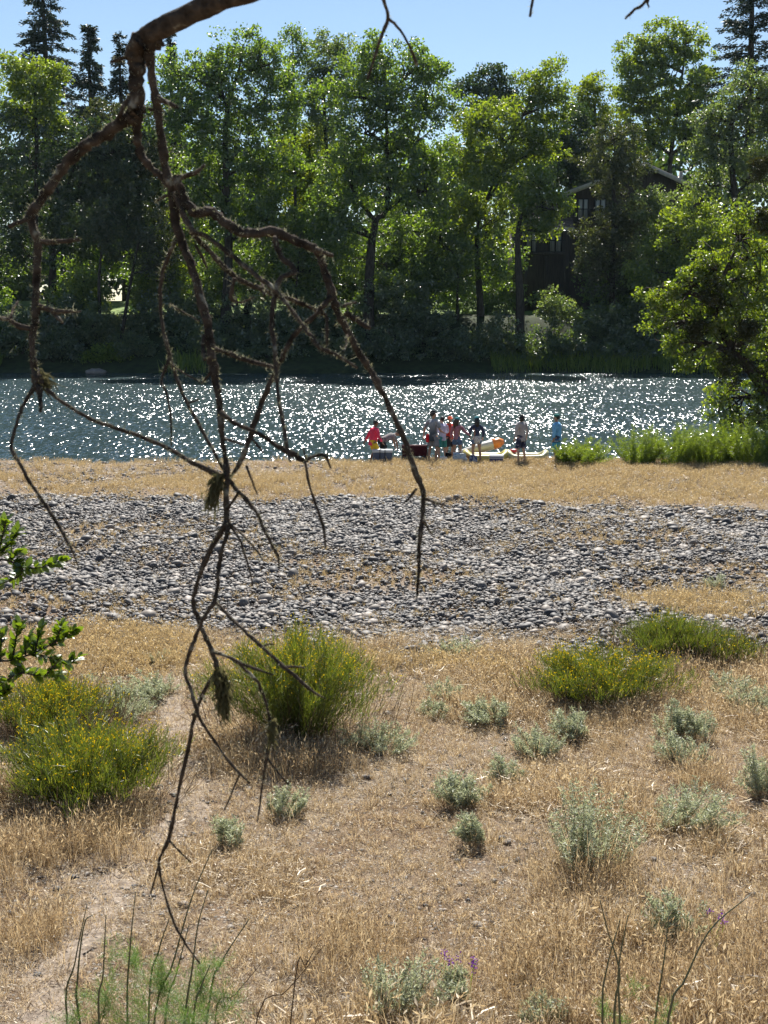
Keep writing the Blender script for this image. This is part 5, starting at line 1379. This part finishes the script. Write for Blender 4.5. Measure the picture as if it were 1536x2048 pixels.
down = lambda s_, o=.03, f=.02: ((s_*o, -.01, -.28), (s_*.01, f + .03, -.25))
teal = fabric('teal_cap_cloth', (0.05, 0.22, 0.24)); black = fabric('black_cloth', (0.012, 0.012, 0.014)); dk = fabric('dark_cloth', (0.03, 0.03, 0.035))
person('person in a bright pink long-sleeved shirt and yellow shorts beside the wheeled cooler', 746, 48.75, 1.66, R(62), 'brown', fabric('pink_cloth', (0.78, 0.06, 0.12)), fabric('yellow_cloth', (0.72, 0.46, 0.03)), [((-.08, -.14, -.25), (-.02, -.12, -.22)), ((.05, .06, -.28), (-.02, .14, -.2))], hair='black', lean=.16, knees=.35, hem=.78)
person('person in a grey top bending far forward behind the wheeled cooler', 764, 49.3, 1.64, R(75), 'tan', fabric('grey_tee', (0.26, 0.25, 0.24)), black, [((0, .10, -.26), (0, .05, -.24)), ((0, .10, -.26), (0, .05, -.24))], hair='black', lean=1.15, knees=.3, long_sleeve=False)
person('tall person in a black brimmed hat and grey shirt, a red cloth at the hip', 866, 48.5, 1.83, R(35), 'tan', ombre(), fabric('grey_shorts', (0.20, 0.21, 0.23)), [((-.13, -.02, -.26), (-.05, .02, -.24)), ((.06, .02, -.27), (0, .22, -.10))], hat=('brim', black), hair='black', long_sleeve=False, hem=.74,
       extra=[('red_cloth', lambda nm, mt, root, T: fuse(nm, MB().tube(np.array([T((-.14, -.10, .98)), T((-.15, -.12, .85)), T((-.14, -.11, .70))]), [.05, .07, .06], 10), mt, root, .016), fabric('red_cloth', (0.62, 0.02, 0.03)))], head_turn=.5)
person('person in a pale lavender shirt and teal shorts standing behind the tall person', 884, 49.2, 1.62, R(-30), 'light', fabric('lavender_cloth', (0.55, 0.55, 0.70)), fabric('teal_shorts', (0.06, 0.28, 0.27)), [((-.03, .06, -.26), (.12, .2, .02)), ((.08, .04, -.26), (-.12, .18, .04))], hair='black', hem=.82)
person('person in a red shirt and orange cap standing down at the water', 899, 50.6, 1.62, R(150), 'tan', fabric('red_tee', (0.50, 0.05, 0.035)), dk, [down(-1), down(1)], hat=('cap', fabric('orange_cap_cloth', (0.72, 0.13, 0.06))), hair='brown', long_sleeve=False)
person('person in a mauve top, denim shorts and teal cap reaching out one arm', 914, 48.7, 1.58, R(25), 'tan', fabric('mauve_cloth', (0.36, 0.17, 0.20)), fabric('denim', (0.10, 0.16, 0.26)), [((-.08, .02, -.26), (-.02, .06, -.22)), ((.17, .02, -.19), (.19, .03, -.14))], hat=('cap', teal), hair='brown', long_hair=True, women=True, short_len=.70, hem=.9, head_turn=.5)
person('person in a navy top and teal cap with a pale floral cloth round the hips', 953, 48.8, 1.62, R(-10), 'tan', printed('navy_top', (0.02, 0.03, 0.07), (0.07, 0.10, 0.16), 10, .62), fabric('denim_blue', (0.14, 0.20, 0.30)), [((-.10, .02, -.26), (.04, .12, -.18)), ((.10, .0, -.26), (-.02, .10, -.20))], hat=('cap', teal), hair='black', long_hair=True, women=True, short_len=.72,
       extra=[('waist_wrap', wrap, printed('floral_cloth', (0.55, 0.52, 0.48), (0.25, 0.20, 0.22), 18, .6))])
person('person with dark bobbed hair, a loose grey sweatshirt and navy floral shorts', 1042, 48.6, 1.68, R(-35), 'light', fabric('grey_sweatshirt', (0.42, 0.39, 0.38)), printed('navy_floral', (0.015, 0.02, 0.055), (0.30, 0.25, 0.30), 11, .6), [down(-1, .05), ((.07, -.03, -.28), (.0, .06, -.25))], hair='black', long_hair=False, hem=.76, short_len=.5,
       extra=[('bob', lambda nm, mt, root, T: fuse(nm, MB().tube(np.array([T((0, -.03, 1.69)), T((0, -.03, 1.60)), T((0, -.03, 1.50))]), [.10, .112, .085], 12), mt, root, .018), HAIR['black'])])
person('person in a light blue long-sleeved shirt, green cap and striped blue shorts', 1113, 48.55, 1.70, R(-62), 'tan', fabric('sky_blue_cloth', (0.20, 0.46, 0.72)), striped('striped_shorts'), [down(-1, .03), ((.05, -.02, -.28), (0, .10, -.24))], hat=('cap', fabric('green_cap_cloth', (0.03, 0.16, 0.13))), hair='black', hem=.82, short_len=.48)


# ------------------------------------------------------------------ gear on the shore
def plast(name, c, r=.4): return rough_mat(name, tuple(q*.9 for q in c), c, 5, r, .03, spec=.5)
def at(xp, Yd): 
    p = px(xp, 900, Yd); return np.array([p[0], Yd, float(gh(p[0], Yd))])


def rbox(mb, c, s, b=.03, taper=1.0):
    """box with rounded vertical edges"""
    hx, hy, hz = np.asarray(s)/2; n = 5
    ring = []
    for cx_, cy_, a0 in ((hx-b, hy-b, 0), (-hx+b, hy-b, 90), (-hx+b, -hy+b, 180), (hx-b, -hy+b, 270)):
        for k_ in range(n): 
            a = R(a0 + 90*k_/(n-1)); ring.append((cx_ + b*math.cos(a), cy_ + b*math.sin(a)))
    ring = np.array(ring); m_ = len(ring)
    lv = [(-hz, taper*.97), (-hz+b*.4, taper), (hz-b*.4, 1.0), (hz, .97)]
    v = np.vstack([np.column_stack([ring*f_, np.full(m_, z_)]) for z_, f_ in lv])
    fs = [[i*m_+j, i*m_+(j+1) % m_, (i+1)*m_+(j+1) % m_, (i+1)*m_+j] for i in range(3) for j in range(m_)]
    mb.add(v + np.asarray(c), faces=fs + [list(range(m_))[::-1], list(range(3*m_, 4*m_))])
    return mb


# wheeled cooler
c = at(765, 48.45)
o = thing('wheeled_cooler', c, 'large dark blue wheeled cooler with pale lid and raised pull handle', 'cooler')
rbox(MB(), c + [0, 0, .24], (.70, .40, .36), .04, .94).build('tub', plast('cooler_blue', (0.06, 0.09, 0.15)), o)
rbox(MB(), c + [0, 0, .47], (.73, .43, .09), .04).build('lid', plast('cooler_lid', (0.55, 0.58, 0.60)), o)
m = MB()
for s_ in (-.09, .09): m.tube([c + [s_, -.22, .1], c + [s_, -.225, .95]], .012, 8)
m.tube([c + [-.10, -.225, .955], c + [.10, -.225, .955]], .016, 8); m.build('pull_handle', plast('handle_black', (0.015, 0.015, 0.016)), o)
for s_ in (-.27, .27): MB().tube([c + [s_-.03, -.17, .07], c + [s_+.03, -.17, .07]], .07, 14).build('wheel', plast('wheel_black', (0.02, 0.02, 0.02)), o)
# folding wagon
c = at(829, 48.9)
o = thing('folding_wagon', c, 'dark maroon folding cloth wagon on the shore behind the wheeled cooler', 'wagon')
m = rbox(MB(), c + [0, 0, .35], (.92, .5, .38), .05, .93); m.build('cloth_body', fabric('maroon_cloth', (0.06, 0.014, 0.018)), o)
for sx in (-.36, .36):
    for sy in (-.2, .2): MB().tube([c + [sx, sy-.03, .09], c + [sx, sy+.03, .09]], .09, 14).build('wheel', plast('wagon_wheel', (0.02, 0.02, 0.02)), o)
m = MB()
for sx in (-.45, .45): m.tube([c + [sx, -.26, .15], c + [sx, -.26, .58]], .014, 6)
m.tube([c + [-.46, -.262, .57], c + [.46, -.262, .57]], .014, 6); m.build('frame', plast('frame_black', (0.02, 0.02, 0.02)), o)
# small cooler
c = at(993, 48.5)
o = thing('small_cooler', c, 'small navy blue cooler with white lid standing by the yellow raft', 'cooler')
rbox(MB(), c + [0, 0, .15], (.48, .32, .28), .03, .93).build('tub', plast('navy_plastic', (0.03, 0.05, 0.16)), o)
rbox(MB(), c + [0, 0, .32], (.50, .34, .07), .03).build('lid', plast('white_plastic', (0.72, 0.73, 0.74)), o)
m = MB(); m.tube(catmull([c + [-.25, 0, .24], c + [-.2, -.19, .25], c + [.2, -.19, .25], c + [.25, 0, .24]], 10), .012, 6); m.build('handle', plast('white_handle', (0.6, 0.6, 0.6)), o)
# bags
def bag(name, label, xp, Yd, w_, h_, mat, cat='bag'):
    c = at(xp, Yd); o = thing(name, c, label, cat)
    m = MB(); zs = np.linspace(0, 1, 6); k_ = 14
    an = np.linspace(0, 2*math.pi, k_, endpoint=False)
    v = [];
    for z_ in zs:
        r = w_/2*(1 - .18*z_*z_) * (1 + .07*rng.normal(size=k_)); v.append(np.column_stack([np.sign(np.cos(an))*np.abs(np.cos(an))**.6*r, np.sign(np.sin(an))*np.abs(np.sin(an))**.6*r*.6, np.full(k_, z_*h_) + .02*rng.normal(size=k_)*z_]))
    v = np.vstack(v) + c
    m.add(v, faces=[[i*k_+j, i*k_+(j+1) % k_, (i+1)*k_+(j+1) % k_, (i+1)*k_+j] for i in range(5) for j in range(k_)] + [list(range(k_))[::-1], list(range(5*k_, 6*k_))])
    m.build('sack', mat, o)
    m = MB(); m.tube(catmull([c + [-w_*.2, 0, h_*.95], c + [-w_*.12, 0, h_*1.2], c + [w_*.12, 0, h_*1.2], c + [w_*.2, 0, h_*.95]], 9), .008, 6); m.build('handle', mat, o)
bag('white_bag', 'white plastic bag on the ground by the tall person', 887, 48.35, .30, .20, fabric('white_bag_cloth', (0.7, 0.7, 0.7)))
bag('cooler_bag', 'pale blue printed bag at the feet of the person in mauve', 919, 48.3, .52, .33, printed('pale_print', (0.45, 0.5, 0.52), (0.22, 0.30, 0.36), 12, .58))
bag('cooler_bag', 'grey-blue patterned bag at the feet of the person in navy', 947, 48.3, .30, .30, printed('grey_print', (0.30, 0.34, 0.40), (0.06, 0.08, 0.14), 13, .5))
bag('brown_bag', 'small brown bag between the pale blue bag and the yellow raft', 934, 48.6, .2, .22, fabric('brown_cloth', (0.22, 0.12, 0.06)))
bag('black_bag', 'black bag hanging beside the person in mauve', 897, 48.9, .26, .34, black)


# inflatables
def raft(name, label, xp0, xp1, Yd, mat, floor, tr=.17, wd=.9, rz=0.0, lift=.05):
    a, b = at(xp0, Yd), at(xp1, Yd); c = (a + b)/2; L_ = (b[0]-a[0])/2
    c[2] = max(c[2], WZ) + lift
    o = thing(name, c, label, 'raft')
    t = np.linspace(0, 2*math.pi, 41)
    P_ = np.column_stack([np.sign(np.cos(t))*np.abs(np.cos(t))**.75*(L_-tr), np.sign(np.sin(t))*np.abs(np.sin(t))**.75*(wd/2), tr + .16*np.abs(np.cos(t))**6])
    m = MB(); m.tube(P_ + c, tr, 10); m.build('tube', mat, o, True)
    MB().ellipsoid(c + [0, 0, tr*.6], (L_*.85, wd*.45, .06), 16, 6).build('floor', floor, o, True)
yel = plast('yellow_vinyl', (0.52, 0.46, 0.13), .45); pale = plast('pale_vinyl', (0.55, 0.54, 0.48), .35)
raft('inflatable_raft', 'yellow inflatable raft drawn up behind the group', 925, 1020, 49.3, yel, pale, .13, .8, lift=.0)
raft('inflatable_raft', 'pale yellow inflatable raft behind the person with dark bobbed hair', 1010, 1098, 49.3, plast('pale_yellow_vinyl', (0.48, 0.45, 0.24), .45), pale, .12, .8, lift=-.03)
# pale kayak with an orange end
c = at(977, 50.2); c[2] = max(c[2], WZ) + .12
o = thing('kayak', c, 'pale kayak with an orange end tilted up beyond the yellow raft', 'kayak')
t = np.linspace(0, 1, 16); pr = np.column_stack([-1.25 + 1.75*t, .12*t, .05 + .42*t**1.3]) + c
rr = .05 + .24*np.sin(np.clip(t*1.15, 0, 1)*math.pi/2*1.25)**1.0*(1 - .2*t)
MB().tube(pr[:14], rr[:14], 14, flat=.75).build('hull', pale, o, True)
MB().tube(np.vstack([pr[12:15], pr[15] + [.05, 0, 0]]) + [.02, 0, .005], np.append(rr[12:15]*1.04, .10), 14, flat=.8).build('orange_end', plast('orange_vinyl', (0.75, 0.24, 0.04)), o, True)
# red float
c = at(1028, 49.6); c[2] = max(c[2], WZ) + .2
o = thing('red_float', c, 'small red inflatable float lying on the pale yellow raft', 'float')
m = MB().ellipsoid(c + [0, 0, .1], (.17, .12, .07), 12, 7); m.build('cushion', plast('red_vinyl', (0.5, 0.03, 0.03)), o, True)
MB().tube([c + [.165, 0, .1], c + [.2, 0, .115]], .014, 6).build('valve', plast('valve_white', (.6, .6, .6)), o)

# water bird
p = px(666, 913, 51.5)
c = np.array([p[0], 51.5, WZ])
o = thing('water_bird', c, 'dark long-necked water bird swimming near the shore', 'bird')
m = MB(); t = np.linspace(0, 1, 10)
m.tube(np.column_stack([c[0] - .22 + .55*t, np.full(10, c[1]), c[2] + .16 + .05*t**3]), .012 + .10*np.sin(np.pi*np.clip(t*.95 + .04, 0, 1))**.7, 12, flat=.7)
m.tube(catmull([c + [-.17, 0, .15], c + [-.23, 0, .30], c + [-.20, 0, .42], c + [-.21, 0, .50]], 10), np.linspace(.05, .026, 10), 8)
m.ellipsoid(c + [-.225, 0, .515], (.055, .034, .036), 10, 7)
fuse('body', MB().add(np.vstack(m.v) - c, q=np.vstack(m.q), t=np.vstack(m.t)), rough_mat('dark_plumage', (0.02, 0.018, 0.016), (0.05, 0.042, 0.035), 20, .7, .2), o, .012)
MB().tube([c + [-.265, 0, .513], c + [-.33, 0, .505]], [.014, .004], 6).build('bill', plast('bill_grey', (.08, .07, .05)), o)


# ------------------------------------------------------------------ thin summer haze
m, nt, N, L, out = nodes('summer_haze')
v = N('ShaderNodeVolumePrincipled')
v.inputs['Color'].default_value = (0.62, 0.84, 1.0, 1)
v.inputs['Density'].default_value = 0.00004
v.inputs['Anisotropy'].default_value = 0.3
L(v.outputs[0], out.inputs['Volume'])
o = MB().box((0, 720, 28), (1840, 1600, 66)).build('haze', m)
tag(o, 'thin pale summer haze over the river', kind='stuff')
